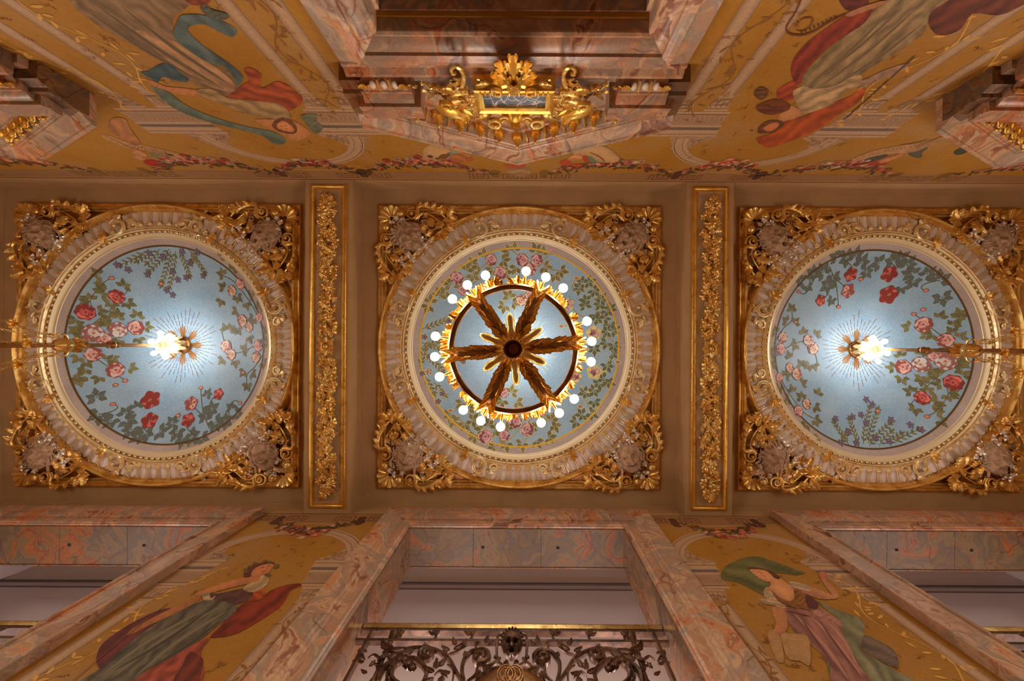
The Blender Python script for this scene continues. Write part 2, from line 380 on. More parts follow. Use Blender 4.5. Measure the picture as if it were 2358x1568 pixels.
# walls
wt = MB()
DZ = ZC + 3.02; DH = 1.05
for i, cx in enumerate(CX):
    x0 = XL if i == 0 else (CX[i - 1] + CX[i]) / 2; x1 = XR if i == 2 else (CX[i] + CX[i + 1]) / 2
    wt.box(x0, cx - DH, YT - .9, YT, 0, ZT); wt.box(cx + DH, x1, YT - .9, YT, 0, ZT); wt.box(cx - DH, cx + DH, YT - .9, YT, DZ - .02, ZT)
walltop = struct('wall_back', wt, 'ochre', smooth=False)
wup = MB().box(XL, XR, YT - .9, YT, ZT, ZC + 7.35); obj('frieze_band', wup, 'tan', walltop, smooth=False)
wb = MB(); OH = 1.53; OZ = ZC + 5.55; GF = ZC + 2.85
for i, cx in enumerate(CX):
    x0 = XL if i == 0 else (CX[i - 1] + CX[i]) / 2; x1 = XR if i == 2 else (CX[i] + CX[i + 1]) / 2
    wb.box(x0, cx - OH, YB, 3.14, 0, ZT); wb.box(cx + OH, x1, YB, 3.14, 0, ZT); wb.box(cx - OH, cx + OH, YB, 3.14, OZ, ZT)
    wb.box(cx - OH, cx + OH, YB, 3.14, 0, GF)
wallbot = struct('wall_front', wb, 'ochre', smooth=False)
wub = MB().box(XL, XR, YB, 3.14, ZT, ZC + 7.35); obj('frieze_band', wub, 'tan', wallbot, smooth=False)
struct('wall_left', MB().box(XL - .3, XL, -3.6, 4.6, 0, ZC + 7.35), 'ochre', smooth=False)
struct('wall_right', MB().box(XR, XR + .3, -3.6, 4.6, 0, ZC + 7.35), 'ochre', smooth=False)
gw = MB().box(XL, XR, 4.2, 4.5, GF, ZC + 7.35); gb = struct('wall_gallery', gw, 'grey', smooth=False)
ge = MB().box(XL, XL + .03, 3.16, 4.2, GF, ZC + 7.35).box(XR - .03, XR, 3.16, 4.2, GF, ZC + 7.35); obj('end_face', ge, 'grey', gb, smooth=False)
gl = MB().box(XL, XR, 4.17, 4.2, ZC + 6.84, ZC + 6.87).box(XL, XR, 4.185, 4.2, ZC + 6.70, ZC + 6.715)
obj('picture_rail', gl, 'greyline', gb, smooth=False)
struct('trim_5', MB().box(XL, XR, 3.14, 4.5, GF - .1, GF), 'grey', smooth=False)
gs = MB().box(XL, XR, 3.14, 3.16, OZ + .02, ZC + 7.35); obj('gallery_inner_face', gs, 'grey', wallbot, smooth=False)
# coved edge line along the coffers
tl = MB()
for cx in CX:
    tl.box(cx - 2.567, cx + 2.567, YT, YT + .012, ZCO - .035, ZCO - .02); tl.box(cx - 2.567, cx + 2.567, YB - .012, YB, ZCO - .035, ZCO - .02)
obj('cornice_bead', tl, 'tan', ceo, smooth=False)
# ------------------------------------------------------------------ coffers: gilt ring, flutes, eggs, mosaic dome
def zdome(r): return 6.395 + .405 * (1 - (r / 1.745) ** 2)
def rect_frame(hx, hy, prof, mb=None, z=-1):
    mb = mb or MB(); rows = [[(sx * (hx - d), sy * (hy - d), z * h) for sx, sy in ((1, 1), (-1, 1), (-1, -1), (1, -1))] for d, h in prof]
    return mb.grid(rows, cv=True)
# shared meshes
m_ring = mesh('ring', lathe([(2.205, 0), (2.208, .09), (2.215, .11), (2.222, .105), (2.228, .12), (2.24, .15), (2.258, .14), (2.27, .115), (2.27, .0)], 120)); m_ring.materials.append(M['gold'])
m_bed = mesh('bed', lathe([(2.22, .02), (2.20, .012), (2.10, .010), (1.99, .02), (1.925, .045), (1.90, .02)], 120)); m_bed.materials.append(M['flute'])
m_roll = mesh('roll', lathe([(1.9220, 0.02), (1.9190, 0.075), (1.9100, 0.09), (1.8992, 0.08), (1.8950, 0.055), (1.8890, 0.05), (1.8836, 0.075), (1.8752, 0.085), (1.8692, 0.07), (1.8668, 0.045), (1.8632, 0.04)], 120)); m_roll.materials.append(M['gold_w'])
m_eggbed = mesh('eggbed', lathe([(1.865, .05), (1.862, .0), (1.845, -.01), (1.825, .0)], 120)); m_eggbed.materials.append(M['gold'])
m_cove = mesh('cove', lathe([(1.83, .0), (1.829, .030), (1.822, .034), (1.812, .028), (1.785, .006), (1.762, -.004), (1.75, -.004), (1.744, -.012), (1.742, -.03)], 120)); m_cove.materials.append(M['cove'])
fmb = MB()  # one flute panel: rounded cushion, length along x (radial, 1.97..2.15)
rows = []
for i in range(9):
    u = i / 8; x = 1.99 + .218 * u; e = min(1, 3.0 * (1 - u)) if u > .66 else 1; wv_ = .052 * (x / 2.11) * sqrt(max(.02, 1 - (1 - e) ** 2))
    rows.append([(x + (.02 if abs(v) < .9 else 0) * 0, v * wv_, .012 + .030 * (1 - v * v) * (1 if 0 < i < 8 else 0)) for v in (-1, -.8, -.5, -.15, 0, .15, .5, .8, 1)])
fmb.grid(rows); flute_me = mesh('flute', flip(fmb)); flute_me.materials.append(M['flute'])
dmb = MB(); tube([(1.99, -.020, .03), (2.16, -.014, .035)], .0055, 5, dmb); tube([(1.99, .020, .03), (2.16, .014, .035)], .0055, 5, dmb)
tube(crom([(2.16, -.014, .035), (2.185, -.02, .035), (2.205, -.05, .03)], 4), .006, 5, dmb); tube(crom([(2.16, .014, .035), (2.185, .02, .035), (2.205, .05, .03)], 4), .006, 5, dmb)
ball((2.165, 0, .04), .012, dmb, 6, 4)
dart_me = mesh('dart', flip(dmb)); dart_me.materials.append(M['gold_w'])
pmb = MB(); L_ = acanthus(.11, .12, 3, .04, .03, 8, 6)
for a in (-.5, 0, .5):
    pmb.join(L_, Matrix.Translation((1.925, 0, .03)) @ Matrix.Rotation(a, 4, 'Z') @ Matrix.Diagonal((.7 + .2 * (a == 0), .7, 1, 1)))
palm_me = mesh('palmette', flip(pmb)); palm_me.materials.append(M['gold_w'])
emb = MB(); ball((1.846, 0, .03), .026, emb, 8, 5, (.75, 1.2, .9)); tube([(1.825, .045, .02), (1.86, .045, .03)], .006, 5, emb)
tube(crom([(1.824, -.035, .025), (1.821, 0, .035), (1.824, .035, .025)], 3), .005, 4, emb)
egg_me = mesh('egg', flip(emb)); egg_me.materials.append(M['gold_w'])
def c_scroll(R, big):
    mb = MB()
    if big:
        rows = []; n = 34
        for i in range(n + 1):
            t = i / n; a = -2.2 + t * 6.0; r = R * (1.0 - .62 * t ** 1.2); wd = R * .34 * (1 - .45 * t)
            rows.append([((r + wd * (q - .5)) * cos(a), (r + wd * (q - .5)) * sin(a), (.5 + .5 * t) * R * .5 + R * .30 * sin(pi * q) + (.03 * R * (1 if i % 2 else -1) if .2 < q < .8 and t < .6 else 0)) for q in (0, .12, .25, .4, .5, .6, .75, .88, 1)])
        mb.grid(rows); tube([rows[i][0] for i in range(n + 1)], R * .06, 6, mb); tube([rows[i][8] for i in range(n + 1)], R * .07, 6, mb)
        ball((0, 0, R * .62), R * .2, mb, 8, 5)
        mb.join(acanthus(R * 1.6, R * .8, 4, .12 * R, .3 * R, 14, 8), Matrix.Translation((R * .2, R * .9, .1 * R)) @ Matrix.Rotation(1.9, 4, 'Z'))
        mb.join(acanthus(R * 1.2, R * .7, 4, .12 * R, .3 * R, 12, 8), Matrix.Translation((-R * .1, R * .5, .25 * R)) @ Matrix.Rotation(.6, 4, 'Z'))
    else:
        mb = volute(R, 1.35, .26, R * .25, .3, 1, -1.6, [(R * .75, R * -1.15, R * .2), (R * 1.5, -R * 1.0, R * .1)])
        mb.join(acanthus(R * 1.6, R * 1.1, 5, .15 * R, .2 * R, 12, 8), Matrix.Translation((-R * .6, 0, .05)) @ Matrix.Rotation(-.3, 4, 'Z'))
    return mb
cb = c_scroll(.135, True); cs = c_scroll(.085, False)
bigscroll = mesh('big', flip(cb)); bigscroll.materials.append(M['gold_w']); smallscroll = mesh('small', flip(cs)); smallscroll.materials.append(M['gold_w'])
knot = MB()
for k in range(5): knot.join(acanthus(.13, .075, 3, .03, .06, 9, 6), Matrix.Rotation(-1.2 + .6 * k, 4, 'Z') @ Matrix.Translation((.0, 0, .03)))
ball((0, 0, .06), .03, knot); knot_me = mesh('leaf_knot', flip(knot)); knot_me.materials.append(M['gold'])
sq_me = mesh('square_frame', rect_frame(2.295, 2.295, [(0, 0), (0, .05), (.012, .06), (.02, .045), (.05, .035), (.058, .06), (.075, .085), (.10, .09), (.115, .07), (.118, .05), (.135, .045), (.14, 0)])); sq_me.materials.append(M['gold'])
spmb = MB(); spmb.grid([[(2.2 * cos(a), 2.2 * sin(a), -.02) for a in [2 * pi * k / 96 for k in range(96)]], [(2.2 * cos(a) / max(abs(cos(a)), abs(sin(a))), 2.2 * sin(a) / max(abs(cos(a)), abs(sin(a))), -.021) for a in [2 * pi * k / 96 for k in range(96)]]], cv=True); spand = mesh('spandrel', spmb); spand.materials.append(M['bronze'])
MEDL = ['gilt ceiling medallion round the blue mosaic dome at the left, with roses beside the pole', 'gilt ceiling medallion in the middle, behind the ring chandelier seen from below', 'gilt ceiling medallion round the blue mosaic dome at the right, poppies along its upper edge']
MED = []
for ci, cx in enumerate(CX):
    t = thing('ceiling_medallion', MEDL[ci], 'medallion', (cx, YC, ZCO)); t['group'] = 'ceiling medallions in the coffers'; MED.append(t)
    lab(obj('square_frame', sq_me, None, t), 'square gold moulding')
    lab(obj('spandrel_ground', spand, None, t), 'dark gilt ground in the corners')
    lab(obj('outer_ring', m_ring, None, t), 'gold outer ring moulding')
    lab(obj('flute_ground', m_bed, None, t), 'beige band under the flutes')
    lab(obj('inner_roll', m_roll, None, t), 'pale gold double roll moulding')
    obj('egg_ground', m_eggbed, None, t); lab(obj('cove', m_cove, None, t), 'smooth pale gold cove')
    for k in range(80):
        a = 2 * pi * (k + .5) / 80
        obj('flute', flute_me, None, t, rz=a); obj('dart', dart_me, None, t, rz=a + pi / 80); obj('palmette', palm_me, None, t, rz=a + pi / 80)
    for k in range(124): obj('egg', egg_me, None, t, rz=2 * pi * k / 124)
    for q in range(4):
        for sgn in (1, -1):
            A = q * pi / 2
            for me_, da, r, nm in ((smallscroll, 11.2, 1.985, 'small_scroll'), (bigscroll, 18.8, 2.02, 'scroll_console'), (knot_me, 25.5, 1.93, 'leaf_knot')):
                a = A + sgn * radians(da)
                m_ = Matrix.Translation((r * cos(a), r * sin(a), -.03)) @ Matrix.Rotation(a + pi / 2, 4, 'Z') @ Matrix.Diagonal((sgn, 1, 1, 1)) @ Matrix.Rotation(pi if nm == 'scroll_console' else 0, 4, 'Z')
                obj(nm, me_, None, t, mtx=m_)
    # mosaic dome
    dm = MB(); rows = []
    for i in range(13):
        r = 1.645 * i / 12 + .0001; rows.append([(r * cos(2 * pi * k / 96), r * sin(2 * pi * k / 96), zdome(r) - 6.38) for k in range(96)])
    dm.grid(rows, cv=True); lab(obj('mosaic_sky', dm, 'sky', t), 'pale blue mosaic field')
    bm_ = MB(); bm_.grid([[(r * cos(2 * pi * k / 96), r * sin(2 * pi * k / 96), zdome(r) - 6.382) for k in range(96)] for r in (1.64, 1.70, 1.748)], cv=True)
    lab(obj('mosaic_border', bm_, 'mborder', t), 'greyish mosaic border ring')
    g = MB().grid([[(r * cos(2 * pi * k / 120), r * sin(2 * pi * k / 120), zdome(r) - 6.386) for k in range(120)] for r in (1.625, 1.650)], cv=True, col=(S(214, 168, 40, 1.5) if ci == 1 else S(92, 66, 22, 1.3)))
    lab(obj('mosaic_line', g, 'mosaic', t), 'thin gold mosaic line' if ci == 1 else 'thin dark olive mosaic line')
# ------------------------------------------------------------------ mosaic flowers (in metres from the dome centre)
class Spray:
    def __init__(s, layer0=0): s.mb = MB(); s.l = layer0
    def poly(s, pts, col, col2=None):
        s.l += 1; z = [zdome(min(1.745, sqrt(p[0] ** 2 + p[1] ** 2))) - 6.38 - .002 - s.l * .00008 for p in pts]
        cx = sum(p[0] for p in pts) / len(pts); cy = sum(p[1] for p in pts) / len(pts)
        zc = zdome(sqrt(cx * cx + cy * cy)) - 6.38 - .002 - s.l * .00008
        vs = [(p[0], p[1], z[i]) for i, p in enumerate(pts)] + [(cx, cy, zc)]; n = len(pts)
        s.mb.add(vs, [(i, (i + 1) % n, n) for i in range(n)], [col] * n + [col2 or col])
    def leaf(s, x, y, a, L, W, col, out=None):
        def shp(k):
            P = []
            for i in range(13):
                t = i / 12; wv = W * (1 + (k - 1) * .62) * .5 * sin(pi * t ** .8) * (1 + .18 * sin(t * 16)); P.append((t * L * (1 if k == 1 else 1.05) - (0 if k == 1 else .02 * L), wv))
            P = P + [(u, -v) for u, v in P[-2:0:-1]]
            return [(x + u * cos(a) - v * sin(a), y + u * sin(a) + v * cos(a)) for u, v in P]
        if out: s.poly(shp(1.5), out)
        s.poly(shp(1.0), col, tuple(min(1, c * 1.3) for c in col[:3]) + (1,))
    def line(s, pts, w_, col):
        P = crom(pts, 5); s.l += 1; rows = []
        for i, p in enumerate(P):
            a = P[max(0, i - 1)]; b = P[min(len(P) - 1, i + 1)]; d = sqrt((b[0] - a[0]) ** 2 + (b[1] - a[1]) ** 2) or 1; nx, ny = -(b[1] - a[1]) / d, (b[0] - a[0]) / d
            z = zdome(sqrt(p[0] ** 2 + p[1] ** 2)) - 6.38 - .002 - s.l * .00008
            rows.append([(p[0] + nx * w_ / 2, p[1] + ny * w_ / 2, z), (p[0] - nx * w_ / 2, p[1] - ny * w_ / 2, z)])
        s.mb.grid(rows, col=col)
def blob(x, y, r, n, amp, ph=0, k=24):
    return [(x + r * (1 + amp * cos(n * (2 * pi * i / k) + ph)) * cos(2 * pi * i / k), y + r * (1 + amp * cos(n * (2 * pi * i / k) + ph)) * sin(2 * pi * i / k)) for i in range(k)]
MK = 1.75
HUE = {'red': [(120, 48, 42), (172, 76, 70), (200, 112, 104), (134, 54, 50)], 'pink': [(128, 70, 66), (196, 138, 130), (218, 172, 160), (152, 80, 72)],
       'white': [(140, 90, 84), (214, 190, 180), (236, 214, 204), (176, 110, 60)], 'peach': [(126, 70, 56), (208, 150, 126), (228, 184, 160), (160, 84, 60)],
       'mauve': [(110, 56, 66), (176, 128, 130), (204, 160, 158), (128, 62, 76)]}
def rose(sp, x, y, r, hue='pink', out=None, ph=None):
    ph = random.uniform(0, 6) if ph is None else ph; d, m1, l1, c1 = [S(*q, MK) for q in HUE[hue]]
    if out: sp.poly(blob(x, y, r * 1.08, 7, .08, ph), out)
    sp.poly(blob(x, y, r * 1.03, 7, .08, ph), d)
    for i in range(7):
        a = ph + 2 * pi * i / 7; sp.poly(blob(x + .52 * r * cos(a), y + .52 * r * sin(a), r * .43, 3, .08, a, 14), m1 if i % 2 else l1, l1)
    for i in range(5):
        a = ph + .5 + 2 * pi * i / 5; sp.poly(blob(x + .30 * r * cos(a), y + .30 * r * sin(a), r * .30, 3, .1, a, 12), d if i % 2 else m1, m1)
    sp.poly(blob(x, y, r * .30, 3, .15, ph, 12), l1, c1); sp.poly(blob(x + .05 * r, y, r * .16, 3, .2, ph, 10), c1)
def poppy(sp, x, y, r, hue='red', out=None):
    ph = random.uniform(0, 6); d, m1, l1, c1 = [S(*q, MK) for q in HUE[hue]]
    if out: sp.poly(blob(x, y, r * 1.14, 5, .13, ph, 30), out)
    sp.poly(blob(x, y, r * 1.04, 5, .12, ph, 30), d)
    for i in range(5):
        a = ph + 2 * pi * i / 5; sp.poly(blob(x + .48 * r * cos(a), y + .48 * r * sin(a), r * .47, 4, .09, a, 16), m1, l1)
    sp.poly(blob(x, y, r * .26, 5, .2, ph, 14), d); sp.poly(blob(x, y, r * .12, 3, .1, ph, 8), S(120, 130, 60, MK))
def bell(sp, x, y, r, out=None):
    ph = random.uniform(0, 6); c1, c2, c3 = S(88, 76, 92, MK), S(140, 122, 140, MK), S(60, 48, 66, MK)
    pts = lambda k: [(x + r * k * (1 if i % 2 == 0 else .55) * cos(ph + pi * i / 5), y + r * k * (1 if i % 2 == 0 else .55) * sin(ph + pi * i / 5)) for i in range(10)]
    if out: sp.poly(pts(1.25), out)
    sp.poly(pts(1.05), c3); sp.poly(pts(.9), c1, c2); sp.poly(blob(x, y, r * .22, 3, .1, 0, 8), c3)
GR1, GR2, GR3 = S(94, 92, 54, 1.5), S(112, 106, 64, 1.5), S(86, 94, 84, 1.5)
def leafcluster(sp, x, y, r, a=None, n=3, col=None, out=None):
    r *= 1.32; n += (random.random() < .5)
    a = random.uniform(0, 6) if a is None else a
    for i in range(n):
        aa = a + (i - (n - 1) / 2) * 1.05; c = col or random.choice((GR1, GR2))
        sp.leaf(x + .2 * r * cos(aa), y + .2 * r * sin(aa), aa, r * .9 * (1.25 if i == (n - 1) // 2 else 1.0), r * .60, c, out)
    for i in range(n):
        aa = a + (i - (n - 1) / 2) * 1.05
        sp.line([(x, y), (x + r * .8 * cos(aa), y + r * .8 * sin(aa))], .006, tuple(q * 1.5 for q in c[:3]) + (1,))
def twig(sp, p, q, n, L, out=None, col=None):
    ang = atan2(q[1] - p[1], q[0] - p[0]); sp.line([p, ((p[0] + q[0]) / 2 + .02, (p[1] + q[1]) / 2), q], .012, col or GR2)
    for i in range(n):
        t = (i + .7) / n; x = p[0] + (q[0] - p[0]) * t; y = p[1] + (q[1] - p[1]) * t
        for s in (1, -1): sp.leaf(x, y, ang + s * .65, L, L * .34, col or random.choice((GR1, GR2)), out)
    sp.leaf(q[0], q[1], ang, L, L * .34, col or GR1, out)
def dome_xy(px, py, k):
    r = 1.0
    for _ in range(6):
        Z = zdome(min(1.745, r)); p = U(px, py, Z); X, Y = p[0] - CX[k], p[1] - YC; r = sqrt(X * X + Y * Y)
    return X, Y
SR = {'n': 0}
def emit(sp, t, name, label=None, rz=0):
    o = obj(name, sp.mb, 'mosaic', t, smooth=False, rz=rz)
    if name in ('mosaic_stem', 'mosaic_sunburst'): o['kind'] = 'stuff'
    if label: o['label'] = label
    return o
LX = lambda x, y: dome_xy(x / 2.1778, 440 + y / 2.1778, 0)
def left_set(ts):
    made = []
    def put(fn, name, label=None, l0=0):
        sp = Spray(l0); fn(sp); made.append((name, sp, label))
    # stems first
    def stems(sp):
        for st in ([(380, 770), (420, 700), (500, 640), (590, 560), (640, 500)], [(400, 740), (480, 780), (560, 750), (640, 700), (700, 720)], [(400, 790), (470, 830), (540, 880), (600, 930), (630, 950)], [(470, 600), (455, 540), (520, 460), (555, 440)],
                   [(1330, 700), (1280, 600), (1230, 520), (1170, 450), (1110, 420)], [(1330, 730), (1250, 790), (1180, 810), (1130, 760), (1110, 690)], [(1330, 800), (1280, 880), (1240, 920), (1240, 975)], [(1300, 640), (1240, 650), (1200, 640)],
                   [(500, 1120), (560, 1105), (590, 1085), (575, 1068)], [(660, 1200), (640, 1120), (680, 1080), (740, 1070)], [(740, 1210), (720, 1180), (750, 1150)], [(880, 1230), (870, 1170), (900, 1115), (890, 1125)], [(980, 1230), (940, 1190), (945, 1150)], [(1050, 1190), (1020, 1110), (1010, 1030), (1008, 985)], [(1040, 1120), (1060, 1050), (1097, 1018)], [(1040, 1150), (990, 1100), (960, 1070)], [(1150, 1140), (1150, 1080), (1180, 1050), (1205, 1065)]):
            sp.line([LX(*p) for p in st], .016, S(84, 84, 46, MK))
    put(stems, 'mosaic_stem', 'thin green stems')
    for q in ((725, 305, 605, 370, 5), (760, 300, 690, 350, 4), (850, 290, 750, 400, 7), (855, 300, 810, 470, 8), (880, 300, 850, 480, 8), (900, 300, 950, 420, 6), (950, 295, 1025, 405, 6), (800, 290, 740, 360, 4), (990, 300, 960, 360, 4)):
        put(lambda sp, q=q: twig(sp, LX(q[0], q[1]), LX(q[2], q[3]), q[4], .085), 'mosaic_twig', 'olive lance-leaved twig', 10)
    for x, y in ((590, 372), (645, 395), (742, 420), (820, 330), (868, 405), (893, 445), (935, 435), (955, 360), (1020, 425), (990, 305), (915, 305), (750, 312), (838, 498), (868, 522)):
        put(lambda sp, x=x, y=y: bell(sp, *LX(x, y), .062), 'mosaic_bellflower', 'purple star-shaped bellflower', 60)
    for x, y, a in ((455, 545, -2.2), (505, 520, -.6), (620, 480, -.9), (640, 560, .9), (490, 600, 0), (490, 645, .8), (385, 640, 2.4), (385, 700, 2.2), (565, 640, -2.3), (590, 625, -.9), (690, 630, -1.4), (730, 680, .1), (600, 745, 1.9), (695, 735, 1.3), (530, 850, -.8), (560, 840, .7), (650, 885, .2), (500, 930, 1.9), (415, 925, 2.6), (395, 945, 1.7), (435, 890, 2.1), (530, 680, -1.0), (400, 830, 2.2), (430, 855, .9), (380, 670, .6), (455, 760, 2.5), (410, 720, 2.8), (440, 560, 2.7), (510, 500, -1.9), (560, 560, 2.0), (520, 455, 2.9), (500, 420, -2.2),
                     (1110, 545, 2.0), (1125, 490, -2.4), (1120, 420, -2.3), (1165, 400, -.8), (1190, 530, 1.2), (1235, 560, 1.4), (1250, 530, -.3), (1190, 600, 2.7), (1130, 700, -1.9), (1220, 800, -.6), (1225, 900, 2.2), (1262, 910, .6), (1320, 700, -.2), (1240, 970, 1.5), (1150, 695, -.5), (1300, 590, -1.2), (1270, 640, 2.5), (1190, 690, 1.5), (1250, 730, 1.2), (1330, 760, .2), (1120, 840, 2.3), (1180, 850, 1.4), (1320, 860, .9), (1280, 520, -.9), (1100, 330, -.5)):
        put(lambda sp, x=x, y=y, a=a: leafcluster(sp, *LX(x, y), .082, a), 'mosaic_leaf', 'olive green rose leaves', 20)
    for x, y, a, r in ((500, 1115, 1.9, .12), (485, 1035, -1.9, .1), (630, 1115, -1.2, .09), (640, 1150, .8, .1), (690, 1080, -1.6, .07), (660, 1195, 2.0, .1), (730, 1215, 1.2, .1), (800, 1205, .2, .1), (865, 1160, -2.4, .08), (890, 1205, 1.9, .1), (960, 1230, .5, .11), (1030, 1130, -2, .1), (1060, 1095, -.7, .1), (1080, 1160, .8, .11), (1130, 1155, .3, .1), (1160, 1090, -2.1, .08), (1190, 1115, .1, .09), (1010, 1235, .7, .1), (920, 1240, 1.6, .1), (560, 1150, 2.2, .09), (700, 1225, 2.4, .1), (1040, 1020, -1.2, .07), (1130, 1150, 2.4, .09)):
        put(lambda sp, x=x, y=y, a=a, r=r: leafcluster(sp, *LX(x, y), r, a, 4, GR3), 'mosaic_poppy_leaf', 'grey-green poppy leaves', 20)
    for x, y, r, h in ((588, 530, 33, 'red'), (430, 607, 38, 'red'), (470, 712, 42, 'white'), (595, 697, 38, 'white'), (685, 685, 36, 'pink'), (525, 742, 30, 'pink'), (470, 818, 34, 'pink'), (582, 897, 37, 'pink'), (1165, 500, 26, 'peach'), (1205, 465, 26, 'pink'), (1215, 650, 30, 'peach'), (1250, 682, 24, 'peach'), (1300, 632, 23, 'pink'), (1135, 778, 31, 'peach'), (1160, 820, 28, 'peach'), (1295, 775, 29, 'pink'), (1285, 832, 28, 'peach')):
        put(lambda sp, x=x, y=y, r=r, h=h: rose(sp, *LX(x, y), r / 2.1778 / 137, h), 'mosaic_rose', {'red': 'deep red rose', 'white': 'white rose with ochre heart', 'pink': 'pink rose', 'peach': 'pale peach rose'}[h], 70)
    for x, y, r in ((758, 1045, 41), (752, 1150, 35), (960, 1065, 32), (945, 1147, 31), (1097, 1018, 26)):
        put(lambda sp, x=x, y=y, r=r: poppy(sp, *LX(x, y), r / 2.1778 / 137, 'red' if r > 32 else 'pink' if r == 32 else 'red'), 'mosaic_poppy', 'red poppy', 70)
    for x, y in ((562, 437), (630, 950), (582, 972), (568, 1068), (895, 1125), (1008, 985), (1220, 910), (1205, 1062), (1105, 318), (810, 465)):
        put(lambda sp, x=x, y=y: (sp.poly(blob(*LX(x, y), .035, 2, .2), S(100, 70, 50, MK)), sp.poly(blob(*LX(x, y), .026, 2, .2), S(196, 120, 100, MK))), 'mosaic_bud', 'small pink bud', 70)
    for t, rz in ts:
        for name, sp, label in made:
            emit(sp, t, name, label, rz) if rz == 0 else None
    k = {}
    src = [o for o in ts[0][0].children if o.name.startswith('mosaic_') and not o.name.startswith(('mosaic_sky', 'mosaic_border', 'mosaic_line'))]
    for o in src:
        c = o.copy(); COL.objects.link(c); c.parent = ts[1][0]; c.rotation_euler = (0, 0, pi)
left_set([(MED[0], 0), (MED[2], pi)])
CXY = lambda x, y: dome_xy(840 + x / 2.1778, 440 + y / 2.1778, 1)
OUTL = S(222, 196, 130, 1.5)
def centre_set(t):
    def put(fn, name, label=None, l0=0):
        sp = Spray(l0); fn(sp); emit(sp, t, name, label)
    def stems(sp):
        for st in ([(370, 540), (430, 470), (520, 420), (620, 360)], [(520, 480), (600, 430), (680, 410)], [(740, 300), (790, 340), (840, 390), (880, 360), (940, 305)], [(880, 350), (930, 390), (980, 400)], [(700, 560), (740, 530), (790, 545)], [(1062, 437), (1040, 480), (1080, 500), (1140, 480), (1190, 540)], [(1018, 568), (1080, 620), (1150, 650), (1220, 650)], [(1148, 712), (1200, 720), (1250, 760)], [(1150, 907), (1210, 900), (1240, 820)], [(1055, 927), (1100, 1000), (1160, 1010)], [(985, 678), (1020, 675)], [(1080, 1080), (1100, 1040), (1120, 1080), (1140, 1120)],
                   [(440, 1120), (500, 1165), (560, 1225), (620, 1180)], [(640, 1285), (720, 1250), (780, 1190), (850, 1130)], [(800, 1260), (860, 1180), (930, 1150)], [(430, 1100), (425, 1160), (470, 1160)]):
            sp.line([CXY(*p) for p in st], .02, OUTL); sp.line([CXY(*p) for p in st], .009, GR2)
    put(stems, 'mosaic_stem', 'gold-edged stems')
    for q in ((290, 690, 400, 650, 5), (285, 760, 410, 800, 6), (280, 790, 400, 740, 6), (300, 810, 390, 900, 6), (275, 880, 300, 800, 4), (300, 930, 345, 1010, 4), (345, 960, 400, 1020, 3)):
        put(lambda sp, q=q: twig(sp, CXY(q[0], q[1]), CXY(q[2], q[3]), q[4], .09, OUTL), 'mosaic_twig', 'gold-edged lance-leaved twig', 8)
    for x, y in ((422, 650), (300, 732), (358, 712), (325, 830), (288, 915), (390, 1015), (368, 1055), (495, 855), (425, 925), (320, 905)):
        put(lambda sp, x=x, y=y: bell(sp, *CXY(x, y), .06, OUTL), 'mosaic_bellflower', 'purple bellflower edged in gold', 50)
    for x, y, a in ((600, 330, -1.6), (570, 370, 2.6), (545, 365, 3.6), (690, 350, .3), (750, 300, -1.5), (725, 305, 3.3), (700, 575, 2.3), (725, 530, -1.9), (740, 560, .2), (890, 320, -1.4), (900, 380, .6), (980, 400, .2), (950, 420, 1.3), (410, 500, 2.4), (510, 400, -1.2), (540, 420, 1.2), (640, 440, 1.5), (375, 525, -1.3), (320, 575, 2.0), (330, 560, -1.5), (700, 410, .4), (760, 380, 2.1), (860, 300, -1.5), (640, 390, 2.7), (430, 470, 3.4), (480, 470, -2.0),
                     (500, 1165, 1.4), (430, 1120, 2.2), (440, 1150, .7), (520, 1090, -.9), (490, 1060, 2.4), (620, 1175, -1.3), (650, 1200, .3), (710, 1265, 1.9), (735, 1010, -.9), (760, 1055, .6), (690, 1050, 2.1), (850, 1125, -1.5), (870, 1150, .4), (935, 1150, -.7), (920, 1235, .3), (860, 1250, 1.0), (790, 1265, 2.0), (650, 1280, 2.8), (550, 1225, 2.0), (590, 1195, 3.3), (720, 1200, -1.8), (830, 1190, -.3), (950, 1170, 1.1), (540, 1150, -.4)):
        put(lambda sp, x=x, y=y, a=a: leafcluster(sp, *CXY(x, y), .085, a, 3, None, OUTL), 'mosaic_leaf', 'gold-edged green rose leaves', 16)
    DG = S(70, 84, 66, MK)
    for x, y, a in ((1090, 460, -2.0), (1120, 455, .3), (1150, 500, .8), (1185, 545, -1.0), (1215, 600, .7), (1105, 575, -1.9), (1150, 620, 1.2), (1165, 640, -.3), (1230, 665, 1.4), (1215, 705, 2.6), (1210, 760, 2.4), (1250, 775, 1.3), (1240, 815, .2), (1215, 875, 1.2), (1220, 955, 1.0), (1150, 1000, 2.2), (1105, 1010, 2.8), (1150, 1055, 1.2), (1135, 1115, .5), (1060, 1155, 2.6), (1090, 1120, 3.0), (1075, 485, 1.7), (1110, 550, 3.3), (1200, 640, -1.0), (1180, 565, 2.6), (1230, 590, -1.3), (1245, 700, -.6), (1150, 790, 1.5), (1200, 940, 2.7), (1175, 965, 2.0)):
        put(lambda sp, x=x, y=y, a=a: leafcluster(sp, *CXY(x, y), .078, a, 4, DG, OUTL), 'mosaic_ivy_leaf', 'dark green lobed leaves edged in gold', 16)
